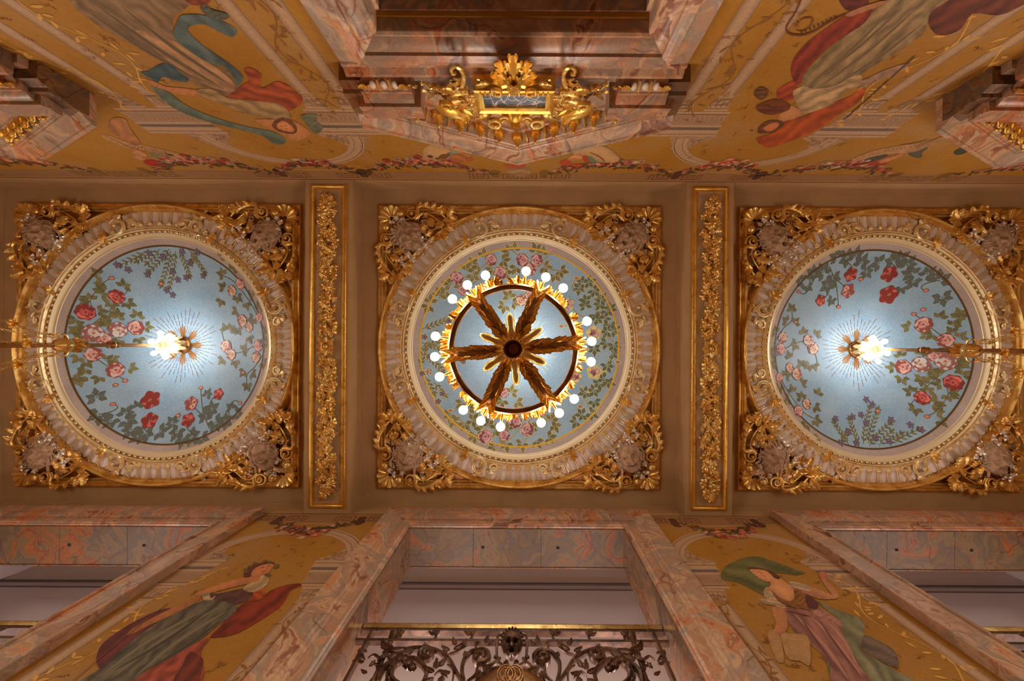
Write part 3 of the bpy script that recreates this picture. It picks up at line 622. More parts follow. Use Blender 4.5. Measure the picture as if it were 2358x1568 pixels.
    for x, y, r, h in ((633, 345, 28, 'mauve'), (680, 412, 32, 'mauve'), (462, 437, 30, 'mauve'), (790, 345, 29, 'mauve'), (862, 348, 29, 'mauve'), (828, 392, 30, 'pink'), (785, 548, 27, 'peach'), (825, 522, 22, 'pink'), (495, 497, 26, 'mauve'), (605, 1230, 33, 'mauve'), (755, 1155, 31, 'mauve'), (815, 1195, 32, 'mauve'), (700, 1012, 22, 'mauve'), (700, 1225, 26, 'mauve'), (940, 300, 13, 'mauve'), (890, 1110, 18, 'mauve')):
        put(lambda sp, x=x, y=y, r=r, h=h: rose(sp, *CXY(x, y), r / 2.1778 / 137, h, OUTL), 'mosaic_rose', 'mauve pink rose edged in gold', 60)
    for x, y, r in ((1018, 568, 26), (1148, 712, 31), (1150, 907, 31), (1055, 927, 27)):
        put(lambda sp, x=x, y=y, r=r: poppy(sp, *CXY(x, y), r / 2.1778 / 137, 'mauve', OUTL), 'mosaic_poppy', 'mauve poppy edged in gold', 60)
    for x, y in ((1062, 437), (985, 678), (1080, 1080), (430, 1100), (1268, 858), (315, 905)):
        put(lambda sp, x=x, y=y: (sp.poly(blob(*CXY(x, y), .04, 2, .2), OUTL), sp.poly(blob(*CXY(x, y), .028, 2, .2), S(150, 100, 90, MK))), 'mosaic_bud', 'small bud edged in gold', 60)
centre_set(MED[1])
for k, t in enumerate(MED):   # sunburst of gilt rays about the rosette
    sp = Spray(2)
    for i in range(48):
        a = 2 * pi * i / 48; L_ = .50 + .20 * random.random() + (.08 if i % 12 == 0 else 0); r0 = .22
        for q in range(3):
            u0 = r0 + (L_ - r0) * q / 3; u1 = r0 + (L_ - r0) * (q + .85) / 3
            sp.line([(u0 * cos(a), u0 * sin(a)), (u1 * cos(a), u1 * sin(a))], .009, S(120, 84, 44, 1.4) if k != 1 else S(226, 200, 140, 1.4))
            sp.l -= 1
    sp.l = 8
    for g_ in range(8):
        for j in range(5):
            a = 2 * pi * g_ / 8 + (j - 2) * .085; L_ = .36 - .035 * abs(j - 2); sp.line([(.1 * cos(a), .1 * sin(a)), (L_ * cos(a), L_ * sin(a))], .021 - .003 * abs(j - 2), S(140, 96, 48, 1.4)); sp.l -= 1
    emit(sp, t, 'mosaic_sunburst', 'thin gilt rays round the lamp rose')
# ------------------------------------------------------------------ corner ornaments: a = along one edge, b = along the other, origin at the corner
q_ = 6.24 / F    # metres per photo pixel at the relief's depth
def P2(a, b, z=0.0): return (a * q_, b * q_, z)
def two(mb):     # the same relief mirrored over the diagonal
    o = MB(); o.v = [(p[1], p[0], p[2]) for p in mb.v]; o.f = list(mb.f); o.c = list(mb.c); return o
def fm(name, mb, m):
    me = mesh(name, flip(mb)); me.materials.append(M[m]); return me
shell_mb = MB(); sh = shell(32 * q_, 8, -2.05 * 1.0, 2.05, .30); shell_mb.join(sh, Matrix.Translation(P2(30, 30, .06)) @ Matrix.Rotation(radians(225), 4, 'Z'))
kn = MB(); ball(P2(51, 19, .10), 9.5 * q_, kn, 14, 9, (1, 1, .8)); tube([P2(51 + 11 * cos(a), 19 + 11 * sin(a), .09) for a in [-.6 + 3.6 * i / 12 for i in range(13)]], .011, 6, kn)
band = volute(14.5 * q_, 1.7, .20, .10, .55, -1, -1.2, None); band.v = [(p[0] + 80 * q_, p[1] + 21 * q_, p[2]) for p in band.v]
tl_ = crom([P2(86, 34, .12), P2(94, 24, .13), P2(92, 8, .13), P2(104, 2, .13), P2(126, 8, .12), P2(146, 20, .10), P2(162, 34, .08), P2(176, 42, .06)], 6)
tube(tl_, [.012 + .018 * sin(pi * min(1, .15 + i / len(tl_))) for i in range(len(tl_))], 9, band, .9)
tl3 = crom([P2(92, 32, .11), P2(103, 20, .12), P2(122, 24, .12), P2(142, 38, .10), P2(158, 50, .08)], 6); tube(tl3, [.016 - .0003 * i for i in range(len(tl3))], 7, band, .9)
sv = volute(9.5 * q_, 1.4, .24, .08, .5, 1, .4, None); sv.v = [(p[0] + 143 * q_, p[1] + 68 * q_, p[2]) for p in sv.v]
tl2 = crom([P2(152, 70, .09), P2(153, 56, .1), P2(140, 52, .11), P2(124, 58, .11), P2(112, 50, .11), P2(100, 34, .1)], 5); tube(tl2, [.018 - .0003 * i for i in range(len(tl2))], 7, sv)
le_spec = [(150, 22, 20, 24, -1.9, .9), (160, 26, 26, 16, -.75, -.6), (166, 30, 22, 14, .15, .8), (150, 36, 30, 17, .35, -.5), (122, 10, 18, 12, -1.0, .7), (108, 3, 13, 9, -.6, .6), (134, 14, 13, 9, -.5, .6), (95, 4, 11, 8, -1.2, .6),
           (118, 32, 26, 15, .9, .8), (132, 44, 24, 15, .3, -.8), (108, 40, 22, 13, 1.6, .6), (150, 60, 26, 14, 1.0, .9), (142, 62, 24, 12, 1.9, -.7), (128, 60, 22, 14, 2.3, .6), (160, 48, 20, 12, .9, -.6)]
leaves = []
for i, (a, b, L_, W_, an, bd) in enumerate(le_spec):
    mb = MB(); mb.join(acanthus(L_ * q_, W_ * 1.5 * q_, 4, .045, .09, 13, 8, bend=bd), Matrix.Translation(P2(a, b, .09 + .02 * (i % 3))) @ Matrix.Rotation(an, 4, 'Z') @ Matrix.Rotation(.25 * ((i % 3) - 1), 4, 'X')); leaves.append(mb)
silv = []
ivm = ivy(1, .35, 5)
for i, (a, b, r) in enumerate(((72, 118, 10), (55, 128, 9), (114, 96, 10), (34, 42, 7), (44, 33, 7), (60, 36, 6), (96, 108, 9), (84, 128, 8), (104, 82, 8), (38, 62, 7), (124, 84, 7), (64, 140, 7), (112, 116, 7))):
    mb = MB(); mb.join(ivm, Matrix.Translation(P2(a, b, .16 + .012 * (i % 3))) @ Matrix.Rotation(i * 1.3, 4, 'Z') @ Matrix.Rotation(.5 * ((i % 3) - 1), 4, 'X') @ Matrix.Diagonal((r * q_, r * q_, r * q_, 1))); silv.append(fm('silver_leaf', mb, 'silver'))
bl = blossom(1, 5, 2, .4); flo = []
for i, (a, b, r) in enumerate(((92, 96, 8), (124, 66, 7), (66, 126, 7), (108, 60, 7), (60, 108, 7), (112, 26, 7), (26, 112, 7))):
    mb = MB(); mb.join(bl, Matrix.Translation(P2(a, b, .13)) @ Matrix.Diagonal((r * q_, r * q_, r * q_, 1))); flo.append(fm('gilt_flower', mb, 'gold'))
ber = MB(); rr = random.Random(3)
for i in range(60):
    a, b = rr.gauss(96, 9), rr.gauss(98, 9)
    if i > 34: a, b = rr.gauss(50, 7), rr.gauss(44, 7)
    ball(P2(a, b, .12 + .05 * rr.random()), (1.4 + rr.random()) * q_, ber, 6, 4)
for i in range(26):
    for A_, B_ in ((108, 30), (30, 108)): ball(P2(rr.gauss(A_, 9), rr.gauss(B_, 6), .09 + .04 * rr.random()), (1.2 + rr.random()) * q_, ber, 6, 4)
bedm = MB(); bedm.grid([[P2(30, 30, .03), P2(80, 15, .03), P2(130, 20, .03), P2(170, 40, .02)], [P2(15, 80, .03), P2(90, 90, .08), P2(120, 70, .05), P2(165, 62, .03)], [P2(20, 130, .03), P2(70, 120, .05), P2(100, 100, .04), P2(110, 90, .02)], [P2(40, 170, .02), P2(62, 165, .03), P2(90, 110, .02), P2(92, 108, .02)]])
C_shell = fm('shell', shell_mb, 'gold'); C_kn = [fm('knob', kn, 'gold')]; C_kn.append(fm('knob', two(MB().join(MB().add([(p[0], p[1], -p[2]) for p in kn.v], kn.f))), 'gold'))
def both(nm, mb, m):
    a = MB(); a.add(list(mb.v), list(mb.f)); b = two(a); return [fm(nm, a, m), fm(nm, b, m)]
C_band = both('scroll', band, 'gold'); C_sv = both('small_scroll', sv, 'gold')
C_le = []
for l in leaves: C_le += both('acanthus_leaf', l, 'gold')
C_ber = fm('berries', ber, 'silver'); C_bed = fm('ground', bedm, 'bronze')
# masks: height field of a face; x right, y down (chin), z out
def mask(kind, W_=.20, H_=.27):
    nx, ny = 34, 44; rows = []
    G = lambda x, y, cx, cy, sx, sy: exp(-((x - cx) / sx) ** 2 - ((y - cy) / sy) ** 2)
    for j in range(ny + 1):
        v = -1 + 2 * j / ny; row = []
        for i in range(nx + 1):
            u = -1 + 2 * i / nx
            # square -> disc
            x = u * sqrt(max(0, 1 - v * v / 2)); y = v * sqrt(max(0, 1 - u * u / 2)); r2 = x * x + y * y
            wx = 1.0 - .22 * max(0, y) ** 1.5
            z = .50 * sqrt(max(0, 1 - r2 * .98)); ax = abs(x)
            z += .26 * G(x, y, 0, .0, .09, .22) + .22 * G(x, y, 0, .16, .13, .09) + .05 * G(ax, y, .12, .17, .06, .06)      # nose
            z -= .26 * G(ax, y, .32, -.08, .18, .11); z += .19 * G(ax, y, .33, -.06, .13, .055) - .06 * exp(-((y + .045) / .012) ** 2) * G(ax, y, .33, -.05, .12, .1)                              # sockets, lids
            z += .20 * G(ax, y, .34, -.26 + .25 * (ax - .3) ** 2, .26, .06) + .04 * G(x, y, 0, -.26, .1, .08)                                     # brows
            z += .17 * G(ax, y, .46, .20, .17, .15)                                                                          # cheeks
            z += .18 * G(x, y, 0, .76, .18, .12)                                                                             # chin
            if kind == 0:   # laughing mouth
                m = y - .40 - .22 * (.34 ** 2 - min(ax, .4) ** 2) / .34; z -= .24 * exp(-(m / .065) ** 2) * max(0, min(1, (.42 - ax) * 8)) ; z += .10 * exp(-((m - .10) / .05) ** 2) * (ax < .3) + .06 * exp(-((m + .11) / .05) ** 2) * (ax < .34)
                z -= .05 * G(ax, y, .36, .34, .03, .2)
            elif kind == 1:  # tragic open mouth, hollow eyes
                z -= .42 * G(x, y, 0, .50, .19, .12); z += .12 * exp(-(((x / .27) ** 2 + ((y - .5) / .19) ** 2) - 1) ** 2 * 4) * .9; z -= .12 * G(ax, y, .34, -.07, .12, .07)
                z -= .05 * sin(y * 22 + ax * 9) * G(x, y, 0, -.45, .5, .16)
            else:           # bearded, furrowed
                z -= .10 * G(x, y, 0, .42, .20, .04); bd = max(0, y - .30 + .2 * ax); z += .10 * min(1, bd * 4) * (.6 + .5 * sin(x * 22 + 3 * sin(y * 9))); z += .07 * sin(y * 26 + 6 * x * x) * G(x, y, 0, -.45, .5, .2)
                z += .08 * G(ax, y, .17, .32, .14, .04) * (1 + .5 * sin(ax * 40))
            row.append((x * W_ * wx, y * H_, z * .24))
        rows.append(row)
    mb = MB().grid(rows)
    return mb
def hair(kind, W_=.20, H_=.27):
    mb = MB(); rr = random.Random(kind * 7 + 1); n = 26
    for i in range(n):
        a = -pi * 1.08 + (pi * 1.16) * i / (n - 1) + .0
        if kind == 2 and i % 2: a += .1
        bx, by = W_ * .95 * cos(a), H_ * .92 * sin(a); L_ = .05 + .035 * rr.random(); pts = []
        s_g = 1 if cos(a) > 0 else -1
        for k in range(12):
            t = k / 11; an = a + s_g * (1.2 * sin(t * 5.5 + i)); rr_ = L_ * (.2 + 1.5 * t)
            pts.append((bx - .05 * cos(a) + rr_ * cos(a + .5 * sin(an)), by - .06 * sin(a) + rr_ * sin(a + .5 * sin(an)) + .02 * sin(an), .085 - .04 * t))
        tube(pts, [.020 * (1 - .6 * k / 11) for k in range(12)], 6, mb, .9)
    for s_g in (-1, 1): tube(crom([(s_g * W_ * .9, -.05, .03), (s_g * W_ * 1.15, .04, .04), (s_g * W_ * .95, .12, .04), (s_g * W_ * 1.1, .2, .03)], 4), .02, 6, mb)
    return mb
MSK = [fm('mask', mask(k), 'stone') for k in range(3)]; HR = [fm('hair', hair(k), 'stone') for k in range(3)]
CN = ['top left', 'top right', 'lower right', 'lower left']
MN = ['a laughing', 'an open-mouthed', 'a bearded']; BAY = ['left', 'middle', 'right']
kinds = [[2, 1, 0, 2], [2, 1, 0, 0], [1, 2, 0, 2]]
for ci, cx in enumerate(CX):
    for q in range(4):
        sx = -1 if q in (0, 3) else 1; sy = -1 if q in (0, 1) else 1
        px_, py_ = cx + sx * 2.275, YC + sy * 2.275
        t = thing('corner_ornament', 'gilt corner scrolls round %s plaster face, %s of %s ceiling medallion' % (MN[kinds[ci][q]], CN[q], BAY[ci]), 'ornament', (px_, py_, ZCO), 0, 'gilt corner ornaments of the ceiling')
        rz = {0: 0, 1: pi / 2, 2: pi, 3: -pi / 2}[q]
        kw = dict(parent=t, rz=rz)
        obj('shell', C_shell, None, **kw)
        for me_ in C_kn: obj('knob', me_, None, **kw)
        for me_ in C_band: obj('scroll', me_, None, **kw)
        for me_ in C_sv: obj('small_scroll', me_, None, **kw)
        for me_ in C_le: obj('acanthus_leaf', me_, None, **kw)
        for me_ in silv: lab(obj('silver_leaf', me_, None, **kw), 'pale silvered leaf')
        for me_ in flo: obj('gilt_flower', me_, None, **kw)
        o = obj('berries', C_ber, None, **kw); o['kind'] = 'stuff'
        obj('ground', C_bed, None, **kw)
        cdx, cdy = (-sx * .82, .57) if q < 2 else (sx * .42, .91)          # chin direction
        ang = atan2(cdy, cdx) - pi / 2; k = kinds[ci][q]; mx, my = -sx * 72 * q_, -sy * 76 * q_
        mm = Matrix.Translation((mx, my, -.10)) @ Matrix.Rotation(ang, 4, 'Z')
        o = obj('mask', MSK[k], None, t, mtx=mm); o['label'] = MN[k].split()[1] + ' plaster face'
        obj('hair', HR[k], None, t, mtx=mm)
# ------------------------------------------------------------------ beam panels
ivm_g = [ivy(1, .30, n_, 0) for n_ in (5, 3, 5)]
IV = []
for j, iv in enumerate(ivm_g):
    mb = MB(); mb.add(list(iv.v), list(iv.f)); IV.append(fm('leaf', mb, 'gold'))
stickm = MB(); tube([(-.12, 0, 0), (.12, 0, .01)], .008, 5, stickm); tube([(-.12, .022, 0), (.12, .02, .01)], .007, 5, stickm); STK = fm('ribbon', stickm, 'gold')
for bi, bx in ((1, BC[1]), (2, BC[2])):
    pos = 'left of' if bi == 1 else 'right of'
    t = thing('beam_panel', 'long gilt leaf garland panel on the ceiling beam %s the middle medallion' % pos, 'panel', (bx, YC + .0, ZT), 0, 'gilt garland panels on the beams')
    hx, hy = .277, 2.475
    fr = MB(); rows = [[(sx * (hx - d), sy * (hy - d), -h) for sx, sy in ((1, 1), (-1, 1), (-1, -1), (1, -1))] for d, h in [(0, 0), (0, .022), (.012, .032), (.032, .034), (.042, .022), (.05, .018), (.056, .026), (.064, .026), (.068, .016), (.07, 0)]]
    fr.grid(rows, cv=True); lab(obj('frame', fr, 'gold_b', t), 'bright gold rectangular moulding')
    ros = MB()
    for k in range(8): ros.join(acanthus(.115, .10, 4, .03, .06, 10, 8), Matrix.Rotation(2 * pi * k / 8, 4, 'Z') @ Matrix.Translation((.035, 0, .05)))
    for k in range(4): ros.join(volute(.022, 1.2, .3, .06, .3, 1, 0), Matrix.Rotation(pi / 4 + pi * k / 2, 4, 'Z') @ Matrix.Translation((.145, 0, .03)))
    lathe([(.075, .05), (.07, .085), (.055, .09), (.05, .075)], 20, ros, z=1); ball((0, 0, .07), .048, ros, 12, 7); obj('rosette', flip(ros), 'gold', t)
    rr = random.Random(bi)
    n = 298
    for i in range(n):
        y = -2.30 + 4.60 * (i + .5) / n
        if abs(y) < .17: continue
        x = rr.uniform(-.115, .115) * (1 if abs(y) < 2.2 else .6); s_ = rr.uniform(.050, .074); a = rr.uniform(0, 6.28)
        mm = Matrix.Translation((x, y, -.018 - .05 * rr.random())) @ Matrix.Rotation(a, 4, 'Z') @ Matrix.Rotation(rr.uniform(-.5, .5), 4, 'X') @ Matrix.Diagonal((s_, s_ * rr.uniform(.8, 1.05), s_, 1))
        obj('leaf', IV[i % 3], None, t, mtx=mm)
    for y in (-1.95, -1.5, -1.05, -.62, .55, 1.0, 1.45, 1.9):
        obj('ribbon', STK, None, t, mtx=Matrix.Translation((0, y, -.065)) @ Matrix.Rotation(.55, 4, 'Z'))
    by = MB()
    for i in range(150): ball((rr.uniform(-.13, .13), rr.uniform(-2.3, 2.3), .02 + .04 * rr.random()), .009, by, 5, 4)
    o = obj('berries', flip(by), 'gold', t); o['kind'] = 'stuff'
# ------------------------------------------------------------------ chandeliers (local frame: origin at the dome apex, z up)
def chandelier(cx, label):
    zr = lambda Zrel: Zrel - 6.80
    t = thing('chandelier', label, 'chandelier', (cx, YC, ZC + 6.80), 0, 'gilt ring chandeliers hanging from the ceiling')
    pole = MB(); prof = [(6.80, .030), (6.2, .028), (5.72, .024), (5.70, .04), (5.68, .03), (5.64, .052), (5.60, .03), (5.58, .045), (5.56, .026), (5.32, .026), (5.30, .045), (5.27, .04), (5.2, .045), (5.14, .03), (4.95, .026), (4.70, .032), (4.2, .034), (3.9, .045), (3.72, .06), (3.62, .05)]
    lathe([(r, zr(Z)) for Z, r in prof], 16, pole, z=1); obj('pole', pole, 'bronze', t)
    can = MB(); lathe([(.15, zr(6.80)), (.14, zr(6.76)), (.10, zr(6.74)), (.08, zr(6.70)), (.03, zr(6.68))], 24, can, z=1); obj('ceiling_rose', can, 'bronze', t)
    # collar with leaves and loops
    co = MB(); lathe([(.03, zr(5.16)), (.085, zr(5.10)), (.095, zr(5.04)), (.075, zr(4.97)), (.03, zr(4.93))], 16, co, z=1)
    for k in range(6):
        a = k * pi / 3; co.join(acanthus(.14, .11, 4, .03, .06, 12, 8, bend=.6), Matrix.Translation((0, 0, zr(5.10))) @ Matrix.Rotation(a, 4, 'Z') @ Matrix.Translation((.05, 0, 0)) @ Matrix.Rotation(-1.0, 4, 'Y'))
        tube(crom([(.09 * cos(a), .09 * sin(a), zr(5.05)), (.15 * cos(a), .15 * sin(a), zr(5.0)), (.16 * cos(a), .16 * sin(a), zr(4.92)), (.10 * cos(a), .10 * sin(a), zr(4.88))], 4), .012, 6, co)
    obj('collar', co, 'gold', t)
    # crown of leaves with the small upward lamps
    cr = MB()
    lathe([(.03, zr(6.34)), (.06, zr(6.37)), (.05, zr(6.42)), (.09, zr(6.46)), (.07, zr(6.52)), (.03, zr(6.56))], 16, cr, z=1)
    for row, (Z0, r0, L_, tilt, n_) in enumerate(((6.38, .06, .20, -.55, 10), (6.48, .07, .22, -.9, 10), (6.56, .05, .20, -1.15, 8))):
        for k in range(n_):
            a = 2 * pi * (k + .5 * row) / n_; cr.join(acanthus(L_, .09, 3, .02, .05, 9, 6), Matrix.Translation((0, 0, zr(Z0))) @ Matrix.Rotation(a, 4, 'Z') @ Matrix.Translation((r0, 0, 0)) @ Matrix.Rotation(tilt, 4, 'Y'))
    lab(obj('leaf_crown', cr, 'gold_w', t), 'flame-like gold leaf crown near the ceiling')
    upb = mesh('up_bulb', ball((0, 0, 0), .042, nu=10, nv=7)); upb.materials.append(M['bulb_up'])
    for k in range(6):
        a = k * pi / 3 + .3; p = (.20 * cos(a), .20 * sin(a), zr(6.42))
        obj('upper_bulb', upb, None, t, loc=p)
    # ring
    ZR = zr(3.60); RR = .575
    rg = MB(); lathe([(RR - .030, ZR + .02), (RR - .026, ZR - .018), (RR - .010, ZR - .026), (RR - .004, ZR - .016), (RR + .004, ZR - .016), (RR + .012, ZR - .03), (RR + .026, ZR - .02), (RR + .03, ZR + .02), (RR, ZR + .045), (RR - .030, ZR + .02)], 96, rg, z=1); lab(obj('ring', rg, 'bronze', t), 'brown gilt ring')
    A0 = radians(-6); lf1 = mesh('ring_leaf', acanthus(.15, .11, 4, .035, .05, 12, 8)); lf1.materials.append(M['gold_b'])
    lf2 = mesh('arm_leaf', acanthus(.17, .10, 4, .03, .05, 12, 8)); lf2.materials.append(M['gold_b'])
    blb = mesh('bulb', ball((0, 0, 0), .041, nu=12, nv=8)); blb.materials.append(M['bulb'])
    cup = MB(); lathe([(.004, -.05), (.02, -.045), (.034, -.02), (.03, .0), (.022, .012), (.0, .012)], 12, cup, z=1); cupm = mesh('lamp_holder', cup); cupm.materials.append(M['gold_b'])
    rr = random.Random(5)
    for g in range(6):
        a = A0 + g * pi / 3
        # arm: ribbed bar bending from the hub to the ring
        am = MB(); pts = crom([(.06, 0, zr(3.66)), (.2, 0, zr(3.60)), (.4, 0, zr(3.55)), (.54, 0, zr(3.575)), (.60, 0, zr(3.61))], 6)
        tube(pts, [.030 + .006 * sin(i * 1.3) for i in range(len(pts))], 8, am, .7)
        for s_ in (-1, 1): tube([(p[0], p[1] + s_ * .022, p[2] - .012) for p in pts], .009, 5, am)
        ball((.16, 0, zr(3.57)), .03, am, 8, 6)
        arm = obj('arm', am, 'bronze', t, rz=a)
        for i in range(9):
            x = .14 + .052 * i
            for s_ in (-1, 1):
                mm = Matrix.Translation((x, s_ * .018, zr(3.555) - .012 * (i % 2))) @ Matrix.Rotation(s_ * (.30 + .25 * rr.random()), 4, 'Z') @ Matrix.Rotation(s_ * .9, 4, 'X') @ Matrix.Rotation(.2, 4, 'Y') @ Matrix.Diagonal((.66, .50, .9, 1)); obj('arm_leaf', lf2, None, arm, mtx=mm)
        for i in range(13):   # gilt leaves along the outside of the ring round each lamp group
            b = a + radians(-25 + 50 * i / 12); r = RR + .02
            mm = Matrix.Translation((r * cos(b), r * sin(b), ZR + .01 + .03 * rr.random())) @ Matrix.Rotation(b + rr.uniform(-.7, .7), 4, 'Z') @ Matrix.Rotation(rr.uniform(-.5, .3), 4, 'Y') @ Matrix.Rotation(rr.uniform(-.6, .6), 4, 'X') @ Matrix.Diagonal((.62, .75, 1, 1)); obj('ring_leaf', lf1, None, t, mtx=mm)
        for i, (da, r) in enumerate(((-15, .722), (0, .722), (15, .722))):
            b = a + radians(da); p0 = (RR * cos(b), RR * sin(b), ZR + .02); p1 = ((r - .05) * cos(b), (r - .05) * sin(b), ZR - .03); p2 = (r * cos(b), r * sin(b), ZR + .02)
            br = MB(); tube(crom([p0, p1, p2], 5), .011, 6, br); obj('branch', br, 'gold_b', t)
            h = obj('lamp_holder', cupm, None, t, loc=(r * cos(b), r * sin(b), ZR + .055)); obj('bulb', blb, None, h, loc=(0, 0, -.075))
        pd = MB(); lathe([(.0, 0), (.035, .02), (.044, .07), (.034, .12), (.042, .16), (.034, .21), (.014, .24), (0, .245)], 10, pd, z=1)
        pd2 = MB(); pd2.join(pd, Matrix.Translation((.085, 0, zr(3.53))) @ Matrix.Rotation(pi / 2 + .1, 4, 'Y')); lab(obj('pod', pd2, 'gold', t, rz=a + pi / 6), 'ribbed gold pod between arms')
    hub = MB(); lathe([(.0, zr(3.66)), (.05, zr(3.63)), (.078, zr(3.55)), (.088, zr(3.46)), (.080, zr(3.455)), (.07, zr(3.54)), (.045, zr(3.60)), (.0, zr(3.62))], 28, hub, z=1); lab(obj('hub_cup', hub, 'bronze', t), 'dark open cup at the centre')
    hk = MB()
    for k in range(20):
        a = 2 * pi * k / 20; ball((.09 * cos(a), .09 * sin(a), zr(3.465)), .011, hk, 6, 4)
    for k in range(12):
        a = 2 * pi * k / 12; hk.join(acanthus(.12, .07, 3, .02, .03, 9, 6), Matrix.Translation((0, 0, zr(3.50))) @ Matrix.Rotation(a, 4, 'Z') @ Matrix.Translation((.085, 0, 0)) @ Matrix.Rotation(-.35, 4, 'Y'))
    lab(obj('hub_crown', hk, 'gold_b', t), 'beaded leaf crown round the cup')
    lnk = MB(); tube([(.030 * cos(x) , .011 * sin(x), 0) for x in [2 * pi * i / 10 for i in range(11)]], .0045, 4, lnk, cap=False); lme = mesh('chain_link', lnk); lme.materials.append(M['gold'])
    mnt = MB()
    for k in range(6): mnt.join(acanthus(.07, .06, 3, .02, .03, 8, 6), Matrix.Rotation(k * pi / 3, 4, 'Z'))
    ball((0, 0, 0), .03, mnt, 8, 6); mme = mesh('mount', mnt); mme.materials.append(M['gold_b'])
    for g in range(6):
        a = A0 + g * pi / 3; p0 = Vector((.10 * cos(a), .10 * sin(a), zr(4.90))); p1 = Vector((RR * cos(a), RR * sin(a), ZR + .04)); d = p1 - p0; n = 28
        ch = bpy.data.objects.new('chain', None); COL.objects.link(ch); ch.parent = t
        big = MB()
        for i in range(n):
            p = p0 + d * (i + .5) / n; q = d.to_track_quat('X', 'Z').to_matrix().to_4x4()
            big.join(lnk, Matrix.Translation(p) @ q @ Matrix.Rotation(pi / 2 * (i % 2), 4, 'X'))
        bpy.data.objects.remove(ch); c = obj('chain', big, 'gold', t)
        for f_ in (.36, .75): obj('mount', mme, None, c, loc=tuple(p0 + d * f_))
    return t
ch0 = chandelier(CX[1], 'gilt ring chandelier seen end-on, six leafy arms and eighteen lit globes')
for cx, lb in ((CX[0], 'gilt chandelier hanging left of centre, pole running out of the picture to the left'), (CX[2], 'gilt chandelier hanging right of centre, pole running out of the picture to the right')):
    c = tree_copy(ch0); c.location.x = cx; c['label'] = lb
# ------------------------------------------------------------------ marble surrounds of the gallery openings (front wall)
def sweepU(half, ztop, z0, prof, side):
    """prof: (d outward, p out of wall). side -1/1 jambs, 0 lintel; local x, y = out of the wall (toward -Y for the front wall), z"""
    mb = MB(); rows = []
    for d, p in prof:
        if side == 0: rows.append([(-(half + d), -p, ztop + d), (0, -p, ztop + d), (half + d, -p, ztop + d)])
        else: rows.append([(side * (half + d), -p, z0), (side * (half + d), -p, (z0 + ztop) / 2), (side * (half + d), -p, ztop + d)])
    return mb.grid(rows)
prof_f = [(0, 0), (0, .030), (.006, .034), (.012, .03), (.016, .048), (.03, .058), (.045, .058), (.058, .048), (.062, .034), (.07, .034), (.155, .040), (.160, .062), (.170, .072), (.185, .074), (.19, .066), (.20, .078), (.212, .09), (.228, .092), (.232, .084), (.24, .10), (.44, .104), (.445, .098), (.445, 0)]
for i, cx in enumerate(CX):
    nm = BAY[i]
    t = thing('marble_surround', 'pink marble frame of the %s gallery opening above the iron balustrade' % nm, 'door frame', (cx, YB, 0), 0, 'marble frames of the gallery openings')
    lab(obj('jamb', sweepU(OH, OZ, 0, prof_f, -1), 'marble', t, ang=25), 'moulded marble upright'); lab(obj('jamb', sweepU(OH, OZ, 0, prof_f, 1), 'marble', t, ang=25), 'moulded marble upright')
    lab(obj('lintel', sweepU(OH, OZ, 0, prof_f, 0), 'marble2', t, ang=25), 'moulded marble head')
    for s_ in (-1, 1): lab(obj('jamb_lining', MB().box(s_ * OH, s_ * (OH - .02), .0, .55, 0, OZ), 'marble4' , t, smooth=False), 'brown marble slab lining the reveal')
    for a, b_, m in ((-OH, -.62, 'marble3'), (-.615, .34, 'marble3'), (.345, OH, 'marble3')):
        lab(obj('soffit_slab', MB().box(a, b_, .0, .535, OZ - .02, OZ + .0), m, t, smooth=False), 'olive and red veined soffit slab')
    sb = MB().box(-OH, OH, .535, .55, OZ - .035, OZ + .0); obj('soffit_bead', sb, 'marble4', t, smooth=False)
    for x in (-.48, .58): lab(obj('peg_hole', MB().box(x - .022, x + .022, .24, .275, OZ - .023, OZ - .0195), 'dark', t, smooth=False), 'small dark square hole')
